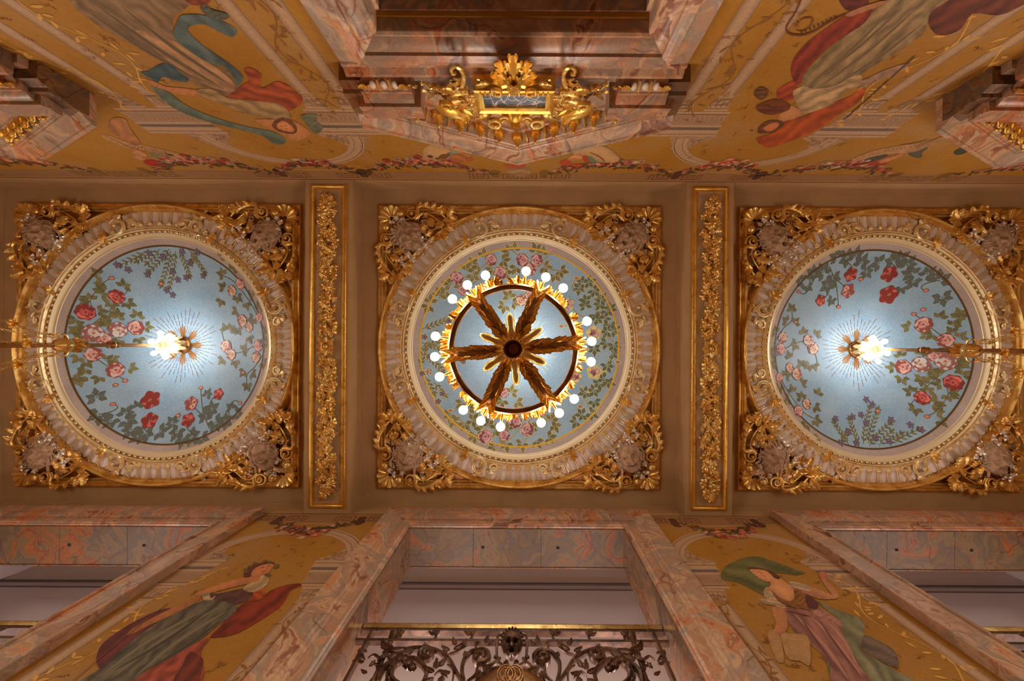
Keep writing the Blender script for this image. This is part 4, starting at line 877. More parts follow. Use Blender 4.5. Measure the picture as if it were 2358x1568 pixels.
# ------------------------------------------------------------------ pedimented marble doorcases (back wall)
def sweepD(half, ztop, z0, prof, side):
    mb = MB(); rows = []
    for d, p in prof:
        if side == 0: rows.append([(-(half + d), p, ztop + d), (0, p, ztop + d), (half + d, p, ztop + d)])
        else: rows.append([(side * (half + d), p, z0), (side * (half + d), p, (z0 + ztop) / 2), (side * (half + d), p, ztop + d)])
    return mb.grid(rows)
def extr(prof, x0, x1, rx=0.0):
    """prof: (z, p); extruded along x with end caps"""
    mb = MB(); rows = [[(x0, p, ZC + z), (x1, p, ZC + z)] for z, p in prof]; mb.grid(rows); n = len(prof)
    for k in (0, 1):
        mb.f.append(tuple(2 * i + k for i in range(n)))
    return mb
def doorcase(cx, label):
    t = thing('pedimented_doorcase', label, 'doorcase', (cx, YT, 0), 0, 'marble doorcases with pediments')
    pd = [(0, -.5), (-.03, -.5), (-.03, -.04), (-.002, -.035), (0, .085), (.006, .10), (.022, .115), (.040, .112), (.048, .09), (.055, .092), (.08, .115), (.12, .142), (.155, .150), (.160, .175), (.185, .185), (.19, .176), (.215, .19), (.245, .195), (.25, .165), (.40, .155), (.41, .15), (.41, 0)]
    lab(obj('jamb', sweepD(DH, DZ, 0, pd, -1), 'marble', t, ang=25), 'moulded marble upright'); lab(obj('jamb', sweepD(DH, DZ, 0, pd, 1), 'marble', t, ang=25), 'moulded marble upright')
    lab(obj('architrave', sweepD(DH, DZ, 0, pd, 0), 'marble2', t, ang=25), 'moulded marble door head')
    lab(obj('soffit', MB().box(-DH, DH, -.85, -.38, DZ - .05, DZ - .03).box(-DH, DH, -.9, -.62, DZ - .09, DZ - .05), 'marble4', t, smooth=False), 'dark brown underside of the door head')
    lab(obj('frieze_moulding', extr([(3.27, 0), (3.27, .155), (3.285, .172), (3.315, .172), (3.322, .150), (3.34, .165), (3.375, .195), (3.40, .20), (3.402, .175), (3.43, .17), (3.43, 0)], -1.46, 1.46), 'marble2', t, ang=25), 'red-veined marble roll')
    ty = MB(); P = [(-1.5, 3.42), (1.5, 3.42), (1.5, 3.72), (0, 4.50), (-1.5, 3.72)]; ty.add([(x, .075, ZC + z) for x, z in P] + [(x, 0, ZC + z) for x, z in P], [(0, 1, 2, 3, 4)] + [(i, (i + 1) % 5, 5 + (i + 1) % 5, 5 + i) for i in range(5)]); lab(obj('tympanum', ty, 'marble', t, smooth=False), 'pale marble tympanum')
    for s_ in (-1, 1):
        X = lambda a, b: (min(s_ * a, s_ * b), max(s_ * a, s_ * b))
        lab(obj('bracket', extr([(3.43, .07), (3.43, .16), (3.46, .20), (3.51, .235), (3.52, .235), (3.52, .07)], *X(.96, 1.36)), 'marble', t), 'marble bracket under the cornice')
        obj('roll', extr([(3.52, .07), (3.52, .225), (3.53, .245), (3.555, .245), (3.56, .235), (3.575, .25), (3.62, .285), (3.632, .285), (3.632, .07)], *X(.93, 1.39)), 'marble2', t)
        obj('corona', extr([(3.63, .07), (3.63, .318), (3.69, .318), (3.695, .305), (3.705, .31), (3.76, .325), (3.80, .325), (3.80, .07)], *X(.875, 1.45)), 'marble2', t, smooth=False)
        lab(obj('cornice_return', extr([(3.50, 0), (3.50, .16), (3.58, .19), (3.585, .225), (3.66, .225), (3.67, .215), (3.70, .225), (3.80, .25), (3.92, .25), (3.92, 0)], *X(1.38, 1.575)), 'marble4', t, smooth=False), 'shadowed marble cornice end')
        pr = [(0, 0), (0, .315), (.045, .318), (.052, .302), (.07, .300), (.10, .285), (.14, .258), (.175, .243), (.20, .240), (.205, .226), (.225, .224), (.230, .212), (.262, .207), (.27, .19), (.285, .15), (.31, .10), (.335, .085), (.34, .105), (.365, .10), (.37, .075), (.385, .05)]
        mb = MB(); mb.grid([[(0, p, ZC + 4.80 - h), (s_ * .78, p, ZC + 4.40 - h), (s_ * 1.56, p, ZC + 4.0 - h)] for h, p in pr]); n = len(pr); mb.f.append(tuple(3 * i + 2 for i in range(n)))
        lab(obj('raking_cornice', mb, 'marble', t, ang=22), 'sloping marble cornice')
        nl = 6
        for k in range(0 if s_ == 1 else 1, nl):
            x = s_ * .203 * k; zz = 4.80 - abs(x) * .5128; u = Vector((0, .125, .06)).normalized(); a = Vector((1, 0, -s_ * .5128 if k else 0)).normalized(); n_ = Vector((0, .4, -.9)).normalized()
            lf = MB()
            mm = Matrix(((u.x, a.x, n_.x, x), (u.y, a.y, n_.y, .085), (u.z, a.z, n_.z, ZC + zz - .335), (0, 0, 0, 1)))
            lf.join(acanthus(.15, .15, 4, .035, .05, 13, 10), mm)
            for q in (-1, 1): lf.join(acanthus(.085, .075, 3, .03, .04, 9, 6), mm @ Matrix.Translation((.01, q * .012, .012)) @ Matrix.Rotation(q * .5, 4, 'Z'))
            ball(tuple(mm @ Vector((.155, 0, .01))), .02, lf, 8, 5)
            lab(obj('gilt_leaf', lf, 'gold_b', t), 'bright gilt acanthus leaf')
            x2 = x + s_ * .1; zz = 4.80 - abs(x2) * .5128; d = MB(); mm = Matrix(((u.x, a.x, n_.x, x2), (u.y, a.y, n_.y, .09), (u.z, a.z, n_.z, ZC + zz - .335), (0, 0, 0, 1)))
            tube([tuple(mm @ Vector(p)) for p in ((.0, 0, .02), (.05, 0, .03), (.10, s_ * .01, .02), (.13, s_ * .02, .01))], [.006, .016, .010, .004], 6, d); ball(tuple(mm @ Vector((.135, s_ * .025, .015))), .014, d, 6, 4); obj('gilt_dart', d, 'gold', t)
        for k in range(3):  # fluted eggs of the bracket
            e = MB(); ball((s_ * (1.06 + .10 * k), .22, ZC + 3.468), .034, e, 10, 6, (.8, .8, 1.3)); lab(obj('bracket_egg', e, 'flute', t), 'pale egg between gilt leaves')
            if k < 2:
                e = MB(); tube([(s_ * (1.11 + .10 * k), .20, ZC + 3.43), (s_ * (1.11 + .10 * k), .245, ZC + 3.51)], .010, 6, e); obj('gilt_dart', e, 'gold', t)
        for x, q in ((.985, -1), (1.335, 1)):
            e = MB()
            for a in (-.3, .3): e.join(acanthus(.13, .09, 4, .03, .05, 10, 8), Matrix(((0, 1, 0, s_ * x), (.35, 0, .93, .19), (-.93, 0, .35, ZC + 3.525), (0, 0, 0, 1))) @ Matrix.Rotation(a, 4, 'Z'))
            obj('gilt_leaf', e, 'gold_b', t)
    return t
D1 = doorcase(CX[1], 'marble doorcase with pediment over the gilded cartouche, top middle of the picture')
for cx, lb in ((CX[0], 'marble doorcase whose pediment corner juts in from the upper left edge'), (CX[2], 'marble doorcase whose pediment corner juts in from the upper right edge')):
    c = tree_copy(D1); c.location.x = cx; c['label'] = lb
def TW(px, py, p, rz=0.0, rx=0.0, ry=0.0):
    X, Zz = onY(px, py, YT + p)
    return Matrix(((1, 0, 0, X - CX[1]), (0, 0, 1, p), (0, 1, 0, Zz), (0, 0, 0, 1))) @ Matrix.Rotation(rz, 4, 'Z') @ Matrix.Rotation(rx, 4, 'X') @ Matrix.Rotation(ry, 4, 'Y')
def TP(px, py, p): X, Zz = onY(px, py, YT + p); return (X - CX[1], p, Zz)
def cartouche(label):
    t = thing('gilded_cartouche', label, 'cartouche', (CX[1], YT, 0), 0, 'gilded cartouches on the doorcases')
    A = TP(1112, 213, .30); B = TP(1258, 245, .30)
    hw = (B[0] - A[0]) / 2; zc = (A[2] + B[2]) / 2; hz = (B[2] - A[2]) / 2
    tb = MB().box(-hw, hw, .08, .30, zc - hz, zc + hz); lab(obj('tablet', tb, 'tablet', t, smooth=False), 'blue-black tablet with white veins')
    fr = MB(); fr.grid([[(sx * (hw + d), h, zc + sz * (hz + d)) for sx, sz in ((1, 1), (-1, 1), (-1, -1), (1, -1))] for d, h in ((-.004, .30), (-.004, .322), (.012, .33), (.02, .315), (.03, .32), (.055, .34), (.07, .33), (.075, .30), (.075, .08))], cv=True); lab(obj('tablet_frame', fr, 'gold_b', t), 'gold ribbed frame')
    for i in range(-7, 8):
        if abs(i) in (2, 3): continue
        r = MB().box(i * .042 - .005, i * .042 + .005, .31, .348, zc - hz - .065, zc - hz - .018); obj('rib', r, 'gold', t, smooth=False)
    cr = MB(); base = TW(1184.5, 187, .33)
    for a, L_, W_, z_ in ((-90, .44, .15, .05), (-68, .36, .13, .03), (-112, .36, .13, .03), (-42, .25, .12, .015), (-138, .25, .12, .015), (-18, .19, .10, .0), (-162, .19, .10, .0), (-78, .22, .08, .07), (-102, .22, .08, .07), (-90, .16, .10, .10)):
        cr.join(acanthus(L_, W_ * 1.25, 5, .035, .07, 18, 10), base @ Matrix.Translation((0, 0, z_)) @ Matrix.Rotation(radians(a), 4, 'Z'))
    lab(obj('leaf_crest', cr, 'gold_b', t), 'pointed gold leaf crest')
    def pair(nm, mb, m='gold', label_=None):
        for s_ in (1, -1):
            k = MB(); k.add([(p[0] * s_, p[1], p[2]) for p in mb.v], mb.f); o = obj(nm, k, m, t)
            if label_: o['label'] = label_
    v = MB(); v.join(volute(.05, 1.3, .3, .03, .6, 1, 2.5), TW(1145, 203, .36)); tube([TP(1150, 198, .35), TP(1165, 194, .35), TP(1184, 193, .35)], .03, 8, v); pair('small_volute', v, 'gold_b')
    v = MB(); tube(crom([TP(1184, 189, .34), TP(1160, 188, .34), TP(1139, 182, .34), TP(1133, 172, .34), TP(1139, 165, .34), TP(1146, 169, .34), TP(1143, 174, .34)], 5), .014, 7, v); pair('curl', v, 'gold_b')
    v = MB(); tube(crom([TP(1062, 205, .30), TP(1067, 190, .30), TP(1067, 172, .31), TP(1060, 158, .32), TP(1049, 153, .32), TP(1039, 160, .32), TP(1042, 170, .32), TP(1049, 168, .32)], 5), [.020] * 20 + [.014] * 16, 7, v); pair('scroll_horn', v, 'gold')
    v = MB(); tube(crom([TP(1184, 192, .30), TP(1150, 195, .28), TP(1120, 190, .26), TP(1100, 182, .26), TP(1103, 188, .26)], 5), .012, 6, v)
    v.join(acanthus(.13, .08, 4, .03, .05, 12, 8), TW(1128, 194, .27, radians(190))); pair('leaf_spray', v, 'gold')
    v = MB()
    for px, py, r, L_, W_ in ((1082, 206, 200, .17, .12), (1078, 214, 160, .19, .13), (1086, 226, 120, .18, .12), (1072, 228, 150, .20, .12), (1066, 205, 230, .17, .12), (1056, 198, 255, .15, .10), (1092, 238, 100, .17, .11), (1062, 214, 20, .15, .10), (1070, 240, 60, .14, .09), (1050, 212, 190, .16, .10), (1098, 246, 140, .14, .09), (1080, 222, 80, .15, .1)):
        v.join(acanthus(L_, W_ * 1.3, 4, .03, .08, 14, 8, bend=.7), TW(px, py, .27, radians(r), .3 * ((px % 3) - 1)))
    pair('side_leaves', v, 'gold', 'curling gilt leaves beside the tablet')
    v = MB()
    for k in range(7): v = MB(); v.join(volute(.035, 1.1, .3, .02, .5, 1, k), TW(1064 + 9 * (k % 4), 204 + 12 * (k // 2), .30)); pair('small_volute', v, 'gold')
    v = MB(); m_ = TW(1041, 249, .26, radians(35)); rows = []
    for i in range(15):
        u = i / 14; rows.append([tuple(m_ @ Vector((-.15 + .32 * u, .10 * (1.1 - .5 * u) * max(0, sin(pi * min(.98, .08 + u * .9))) ** .6 * q, .085 * sqrt(max(0, 1 - q * q)) * max(0, sin(pi * min(.98, .08 + u * .86))) ** .5))) for q in (-1, -.9, -.7, -.4, 0, .4, .7, .9, 1)])
    v.grid(rows); v.join(volute(.055, 1.2, .35, .05, .4, -1, 1.0), TW(1026, 229, .30)); pair('shell', v, 'gold_b', 'smooth gold shell')
    v = MB()
    for px, py, r in ((1062, 250, 30), (1068, 258, 80), (1055, 262, 60)): v.join(acanthus(.13, .11, 4, .03, .07, 12, 8), TW(px, py, .30, radians(r)))
    pair('side_leaves', v, 'gold_b')
    for px, py, r in ((1000, 194, .055), (1043, 207, .055), (975, 190, .03), (953, 195, .035)):
        v = MB(); v.join(blossom(r, 5, 3, .5), TW(px, py, .16)); pair('gilt_flower', v, 'gold')
    v = MB(); tube(crom([TP(975, 188, .12), TP(990, 205, .13), TP(1010, 215, .13), TP(1030, 222, .14)], 5), .009, 6, v)
    for px, py, r in ((985, 210, 200), (1008, 214, 215), (1000, 216, 150), (1018, 219, 60)): v.join(acanthus(.09, .05, 3, .02, .03, 10, 6), TW(px, py, .13, radians(r)))
    pair('leaf_spray', v, 'gold')
    v = MB()
    for px, a0, r in ((1142, 1.2, .085), (1160, 0, .05)): v.join(volute(r, 1.4, .30, .05, .5, 1 if px == 1142 else -1, a0), TW(px, 268 if px == 1142 else 262, .22))
    tube(crom([TP(1152, 246, .20), TP(1150, 256, .24), TP(1160, 270, .24), TP(1162, 280, .20)], 5), [.035, .036, .036, .034, .032, .032, .03, .03, .03, .028, .026, .026, .024, .024, .02, .02], 8, v)
    v.join(acanthus(.18, .12, 4, .04, .05, 14, 8), TW(1130, 262, .22, radians(160))); pair('console', v, 'gold')
    v = MB(); m_ = TW(1187, 262, .22)
    lm = mask(0, .085, .11); v.join(lm, m_)
    for k in range(9): v.join(acanthus(.09, .06, 3, .02, .03, 9, 6), m_ @ Matrix.Rotation(radians(20 + 140 * k / 8), 4, 'Z') @ Matrix.Translation((.06, 0, 0)))
    lab(obj('grotesque_face', v, 'gold_b', t), 'small gold grotesque face')
    for s_ in (-1, 1): obj('ear_knob', ball((s_ * .055, .30, TP(1184, 250, .25)[2]), .018), 'gold_b', t)
    bk = MB().box(-.26, .26, .07, .20, zc - hz, zc + hz); obj('backing', bk, 'bronze', t, smooth=False)
    return t
K1 = cartouche('gilded cartouche with blue-black tablet and leaf crest, on the middle doorcase')
for cx, lb in ((CX[0], 'gilded cartouche on the doorcase at the upper left, only its edge in the picture'), (CX[2], 'gilded cartouche on the doorcase at the upper right, only its edge in the picture')):
    c = tree_copy(K1); c.location.x = cx; c['label'] = lb
# ------------------------------------------------------------------ wrought iron balustrade in the gallery openings
YR = 2.87
def BP(px, py, d=0.0): X, z = onY(px, py, YR); return (X - CX[1], d, z)
def balustrade(label):
    t = thing('iron_balustrade', label, 'railing', (CX[1], YR, 0), 0, 'iron balustrades of the gallery openings')
    zt = ZC + 3.96; hr = MB()
    prof = [(-.035, -.045), (-.045, -.03), (-.035, -.018), (-.045, -.004), (-.04, .012), (-.02, .022), (.03, .022), (.045, 0), (.04, -.045)]
    hr.grid([[(x, a, zt + b) for a, b in prof] for x in (-1.50, 0, 1.50)], cv=True); lab(obj('handrail', hr, 'brass', t), 'worn brass handrail')
    b = MB().box(-1.50, 1.50, -.03, .03, zt - .075, zt - .048); obj('rail', b, 'iron', t, smooth=False)
    z2 = ZC + 3.775; obj('rail', MB().box(-1.52, 1.52, -.025, .025, z2 - .02, z2 + .012), 'iron', t, smooth=False)
    obj('rail', MB().box(-1.52, 1.52, -.025, .025, ZC + 2.98, ZC + 3.02), 'iron', t, smooth=False)
    def tubes(nm, paths, m='iron', pair=True):
        for s_ in ((1, -1) if pair else (1,)):
            mb = MB()
            for path, r in paths:
                P = crom([BP(*q) if not isinstance(q, Vector) else tuple(q) for q in path], 6); n = len(P)
                rad = [r * (.75 + .5 * sin(pi * i / n)) for i in range(n)]
                tube([(p[0] * s_, p[1], p[2]) for p in P], rad, 7, mb, 1.6, up=(0, 1, 0))
            obj(nm, mb, m, t)
    def sp(px, py, R, turns, a0, cw=1):   # spiral as list of local points around a pixel centre (R in metres)
        X, _, z = BP(px, py); return [Vector((X + R * (1 - .75 * i / 14) * cos(a0 + cw * 2 * pi * turns * i / 14), -.01 * i / 14, z + R * (1 - .75 * i / 14) * sin(a0 + cw * 2 * pi * turns * i / 14))) for i in range(15)]
    post = MB(); X = -1.17
    lathe([(.02, ZC + 2.9), (.02, ZC + 3.3), (.032, ZC + 3.32), (.02, ZC + 3.36), (.018, ZC + 3.60), (.034, ZC + 3.63), (.026, ZC + 3.68), (.022, ZC + 3.76), (.045, ZC + 3.82), (.05, ZC + 3.87), (.03, ZC + 3.915)], 10, post, z=1)
    for s_ in (-1, 1): obj('post', post, 'iron', t, loc=(s_ * 1.17, 0, 0)) if s_ == 1 else obj('post', mesh('post', post), 'iron', t, loc=(s_ * 1.17, 0, 0))
    for s_ in (-1, 1): obj('side_bar', MB().box(s_ * 1.40 - .015, s_ * 1.40 + .015, -.03, .03, ZC + 2.9, zt - .05), 'iron', t, smooth=False)
    tubes('large_scroll', [([(1068, 1580), (1046, 1540), (1036, 1522), (1020, 1508), (1000, 1499), (975, 1493)] + sp(983, 1508, .075, 1.5, pi * .55, 1), .021), ([(905, 1523), (925, 1505), (948, 1497), (975, 1493)], .020)])
    tubes('ring_scroll', [([(930, 1580), (906, 1566), (902, 1548), (912, 1530), (934, 1520), (958, 1522), (976, 1536), (982, 1552), (974, 1572)], .020), ([(870, 1572), (880, 1545), (905, 1523)], .022), ([(903, 1580), (890, 1556), (900, 1540)], .01)])
    tubes('oval_scroll', [([(1068, 1568), (1064, 1545), (1068, 1522), (1085, 1504), (1104, 1500)] + sp(1106, 1516, .085, 1.35, pi * .5, -1), .022), ([(1108, 1534), (1125, 1536), (1140, 1528), (1152, 1516)], .014), ([(1075, 1570), (1095, 1555), (1100, 1530)], .012)])
    tubes('tendril', [([(885, 1575), (893, 1550), (890, 1540)], .008), ([(845, 1500), (830, 1495), (826, 1502), (836, 1510), (840, 1522)], .009), ([(848, 1515), (862, 1508), (874, 1518), (868, 1530), (856, 1524)], .009), ([(868, 1560), (875, 1535), (870, 1520)], .009),
                      ([(895, 1535), (893, 1550), (898, 1555)], .008), ([(1040, 1580), (1044, 1545), (1030, 1530)], .008), ([(1025, 1520), (1035, 1508), (1055, 1500), (1075, 1488)], .009), ([(1000, 1555), (1015, 1545), (1030, 1560)], .008), ([(812, 1522), (825, 1520), (835, 1512)], .008), ([(1098, 1495), (1095, 1486), (1102, 1484)], .010)])
    lf = acanthus(.11, .07, 4, .02, .04, 12, 8)
    def TBm(px, py, rz): X, z = onY(px, py, YR); return Matrix(((1, 0, 0, X - CX[1]), (0, 0, -1, -.02), (0, -1, 0, z), (0, 0, 0, 1))) @ Matrix.Rotation(radians(rz), 4, 'Z')
    for px, py, r, k in ((905, 1500, 200, 1.3), (920, 1498, 150, 1.2), (935, 1500, 160, 1.4), (950, 1500, 130, 1.2), (912, 1508, 110, 1.1), (930, 1508, 100, 1.1), (888, 1500, 240, 1.1), (895, 1508, 120, 1), (905, 1522, 80, 1.0), (1020, 1503, 60, .9), (1045, 1500, -30, .9), (1060, 1496, -60, .9), (1050, 1490, -120, .8), (1035, 1502, 200, .8), (1070, 1506, 60, .9), (1004, 1545, -100, .9), (1010, 1540, -60, .9), (1000, 1552, 200, .9), (1015, 1552, 20, .9), (1020, 1562, 100, .9), (998, 1568, 150, .9), (1118, 1486, -80, .8), (1124, 1490, -40, .7), (1112, 1545, 20, 1), (1118, 1552, 50, 1.1), (1105, 1550, 100, 1), (850, 1540, -60, .6), (845, 1555, 200, .6), (838, 1530, 190, .6), (866, 1540, 20, .7)):
        for s_ in (1, -1):
            mb = MB(); mb.join(lf, TBm(px, py, r) @ Matrix.Scale(k, 4)); mb.v = [(p[0] * s_, p[1], p[2]) for p in mb.v]; obj('leaf', mb, 'iron', t)
    for px in (920, 1002, 1085):
        for s_ in (1, -1):
            mb = MB(); tube([(p[0] * s_, p[1], p[2]) for p in crom([BP(px - 25, 1480), BP(px - 8, 1477), BP(px, 1470), BP(px + 3, 1460)], 5)], .014, 6, mb, 1.2, up=(0, 1, 0))
            for a in (-60, -120, 200): mb2 = MB(); mb2.join(lf, TBm(px, 1466, a) @ Matrix.Scale(.7, 4)); mb.add([(p[0] * s_, p[1], p[2]) for p in mb2.v], mb2.f)
            obj('leaf_bracket', mb, 'iron', t)
    for px, py, r in ((940, 1545, .055), (932, 1533, .04), (950, 1552, .04), (1095, 1525, .03), (868, 1458, .02)):
        for s_ in (1, -1):
            X, _, z = BP(px, py); mb = MB(); mb.join(blossom(r, 5, 2, .9), Matrix(((1, 0, 0, X * s_), (0, 0, -1, -.03), (0, -1, 0, z), (0, 0, 0, 1)))); ball((X * s_, -.05, z), r * .7, mb, 8, 6); obj('flower_boss', mb, 'iron', t)
    # grimacing mask and cartouche
    mk = MB(); m_ = Matrix(((1, 0, 0, 0), (0, 0, -1, -.03), (0, -1, 0, BP(1177, 1494)[2]), (0, 0, 0, 1))) @ Matrix.Rotation(radians(-32), 4, 'X') @ Matrix.Diagonal((1.05, 1.0, .7, 1)); mk.join(mask(1, .095, .125), m_)
    for k in range(13): a = pi + pi * k / 12; tube([tuple(m_ @ Vector((.10 * cos(a), .13 * sin(a), .02))), tuple(m_ @ Vector((.115 * cos(a), .15 * sin(a), .0)))], .013, 5, mk)
    for s_ in (-1, 1): tube([tuple(m_ @ Vector(p)) for p in crom([(s_ * .09, -.10, .02), (s_ * .13, -.07, .02), (s_ * .135, .02, .02), (s_ * .13, .09, .02)], 4)], .013, 6, mk); ball(tuple(m_ @ Vector((s_ * .135, .10, .02))), .026, mk, 8, 5); ball(tuple(m_ @ Vector((s_ * .135, .15, .02))), .018, mk, 8, 5)
    lab(obj('grimacing_mask', mk, 'iron', t), 'open-mouthed theatre mask')
    ov = MB(); zc = ZC + 3.24; rows = [[(.30 * r * cos(a), -.02 - .05 * sqrt(max(0, 1 - r * r)), zc + .215 * r * sin(a)) for a in [2 * pi * k / 36 for k in range(36)]] for r in (.02, .4, .7, .9, 1.0)]; ov.grid(rows, cv=True)
    lab(obj('oval_shield', ov, 'bronze', t), 'bronze oval shield'); 
    for dx in (-.028, .028):
        rg = MB()
        for k_ in (1.0, .72): tube([(dx * 1.2 + .075 * k_ * cos(a), -.085, zc + .07 + .095 * k_ * sin(a)) for a in [2 * pi * i / 24 for i in range(25)]], .006, 6, rg, cap=False, up=(0, 1, 0))
        lab(obj('monogram_ring', rg, 'bronze', t), 'interlaced letter O of the monogram')
    tubes('shield_scroll', [([(1150, 1526), (1158, 1533), (1168, 1530), (1166, 1524), (1160, 1526)], .012), ([(1090, 1580), (1105, 1560), (1130, 1545), (1160, 1540), (1177, 1541)], .015)])
    return t
B1 = balustrade('iron scroll balustrade with brass handrail and theatre mask, lower middle of the picture')
for cx, lb in ((CX[0], 'iron balustrade with brass handrail at the lower left corner'), (CX[2], 'iron balustrade with brass handrail at the lower right corner')):
    c = tree_copy(B1); c.location.x = cx; c['label'] = lb
# ------------------------------------------------------------------ painted murals: flat paint on the wall planes
KM = 1.5
class Mural:
    def __init__(s, wall): s.w = wall; s.mb = MB(); s.l = 0; s.fix = None; s.j = 0.0; s.r = random.Random(11)
    def base(s): return (YT, 1) if s.w == 'top' else (YB, -1)
    def P(s, p, mode):
        Y0, sg = s.base(); Y = Y0 + sg * (.0015 + .00018 * (s.l + s.j))
        if mode == 'px': X, z = onY(p[0], p[1], Y); return (X, Y, z)
        return (p[0], Y, ZC + p[1])
    def poly(s, pts, rgb, fold=(0, 0, 0), h=None, smooth=True, mode='px', k=KM, shade=0.0):
        s.l += 1
        if s.fix is not None: s.l = s.fix
        s.j = s.r.random() * .8
        Pp = crom(pts, 4, True) if smooth else list(pts); col = S(*rgb, k); n = len(Pp)
        xs = [p[0] for p in Pp]; ys = [p[1] for p in Pp]
        if h is None: h = 6 if mode == 'px' else (.05 if fold[2] else 1e9)
        if mode == 'px': h = max(1.6, min(h, .16 * min(max(xs) - min(xs), max(ys) - min(ys))))
        V = [Vector((p[0], p[1])) for p in Pp]
        if h < 1e8:
            y = min(ys) + h / 2; 
            while y < max(ys):
                x = min(xs) + h / 2
                while x < max(xs):
                    c = False; j = n - 1
                    for i in range(n):
                        if (ys[i] > y) != (ys[j] > y) and x < (xs[j] - xs[i]) * (y - ys[i]) / (ys[j] - ys[i]) + xs[i]: c = not c
                        j = i
                    if c: V.append(Vector((x, y)))
                    x += h
                y += h
        vo, _, fo, _, _, _ = delaunay_2d_cdt(V, [], [list(range(n))], 1, 1e-6)
        a, fr, am = fold; vs = []; cs = []; cxm = sum(xs) / n; cym = sum(ys) / n; ext = max(max(xs) - min(xs), max(ys) - min(ys)) or 1
        seg = [(Pp[i], Pp[(i + 1) % n]) for i in range(0, n, 2)] if mode == 'px' else []; rad = .30 * min(max(xs) - min(xs), max(ys) - min(ys)) + 1e-6
        for v in vo:
            vs.append(s.P(v, mode)); q = 1.0
            if seg:
                dm = 1e9; bx = by = 0
                for A_, _ in seg:
                    d = (A_[0] - v.x) ** 2 + (A_[1] - v.y) ** 2
                    if d < dm: dm = d; bx, by = A_[0] - v.x, A_[1] - v.y
                dm = sqrt(dm); e_ = max(0, 1 - dm / rad); side = (bx * .5 + by * -.85) / (dm + 1e-3) if dm > 1e-3 else ((v.x - cxm) * .5 - (v.y - cym) * .85) / ext
                q *= 1.07 - .34 * e_ ** 1.3 * (.72 - .45 * max(-1, min(1, side)))
            if am:
                u = -v.x * sin(a) + v.y * cos(a); t = v.x * cos(a) + v.y * sin(a); nz = noise.noise(Vector((v.x * fr * .12, v.y * fr * .12, s.l * 3.1))); nz2 = noise.noise(Vector((u * fr * .8, t * fr * .06, s.l * 1.7)))
                q *= 1 + 1.9 * am * (.55 * sin(u * fr * 1.2 + 4 * nz + t * fr * .06) + .75 * nz2)
            cs.append((min(.95, col[0] * q), min(.95, col[1] * q), min(.95, col[2] * q), 1))
        s.mb.add(vs, [tuple(f) for f in fo], cs)
    def line(s, pts, w_, rgb, mode='px', smooth=True, k=KM, taper=True):
        s.l += 1; s.l = s.l if s.fix is None else s.fix; s.j = s.r.random() * .8; P_ = crom(pts, 5) if smooth and len(pts) > 2 else list(pts); n = len(P_); rows = []
        for i, p in enumerate(P_):
            a = P_[max(0, i - 1)]; b = P_[min(n - 1, i + 1)]; d = sqrt((b[0] - a[0]) ** 2 + (b[1] - a[1]) ** 2) or 1; nx, ny = -(b[1] - a[1]) / d, (b[0] - a[0]) / d
            ww = w_ / 2 * (max(.15, sin(pi * (i + .3) / (n - .4))) ** .5 if taper else 1)
            rows.append([s.P((p[0] + nx * ww, p[1] + ny * ww), mode), s.P((p[0] - nx * ww, p[1] - ny * ww), mode)])
        s.mb.grid(rows, col=S(*rgb, k))
    def soft(s, pts, w_, rgb, base, mode='px', k=KM):
        """stroke whose edges take the colour of the paint beneath"""
        s.l += 1; P_ = crom(pts, 5); n = len(P_); rows = []; cs = []; c1, c0 = S(*rgb, k), S(*base, k)
        for i, p in enumerate(P_):
            a = P_[max(0, i - 1)]; b = P_[min(n - 1, i + 1)]; d = sqrt((b[0] - a[0]) ** 2 + (b[1] - a[1]) ** 2) or 1; nx, ny = -(b[1] - a[1]) / d, (b[0] - a[0]) / d; ww = w_ / 2 * max(.1, sin(pi * (i + .2) / (n - .5)))
            rows.append([s.P((p[0] + nx * ww * q, p[1] + ny * ww * q), mode) for q in (1, .4, 0, -.4, -1)]); cs += [c0, c1, c1, c1, c0]
        s.mb.grid(rows, col=cs)
    def done(s, name, label):
        o = obj(name, s.mb, 'paint', walltop if s.w == 'top' else wallbot, smooth=False); o['label'] = label; return o
F4 = lambda L: [(x / 2.7419, 1150 + y / 2.7419) for x, y in L]
F6 = lambda L: [(1500 + x / 2.7483, 1150 + y / 2.7483) for x, y in L]
F2 = lambda L: [(x / 2.8756, y / 2.8756) for x, y in L]
F3 = lambda L: [(1540 + x / 2.8826, y / 2.8826) for x, y in L]
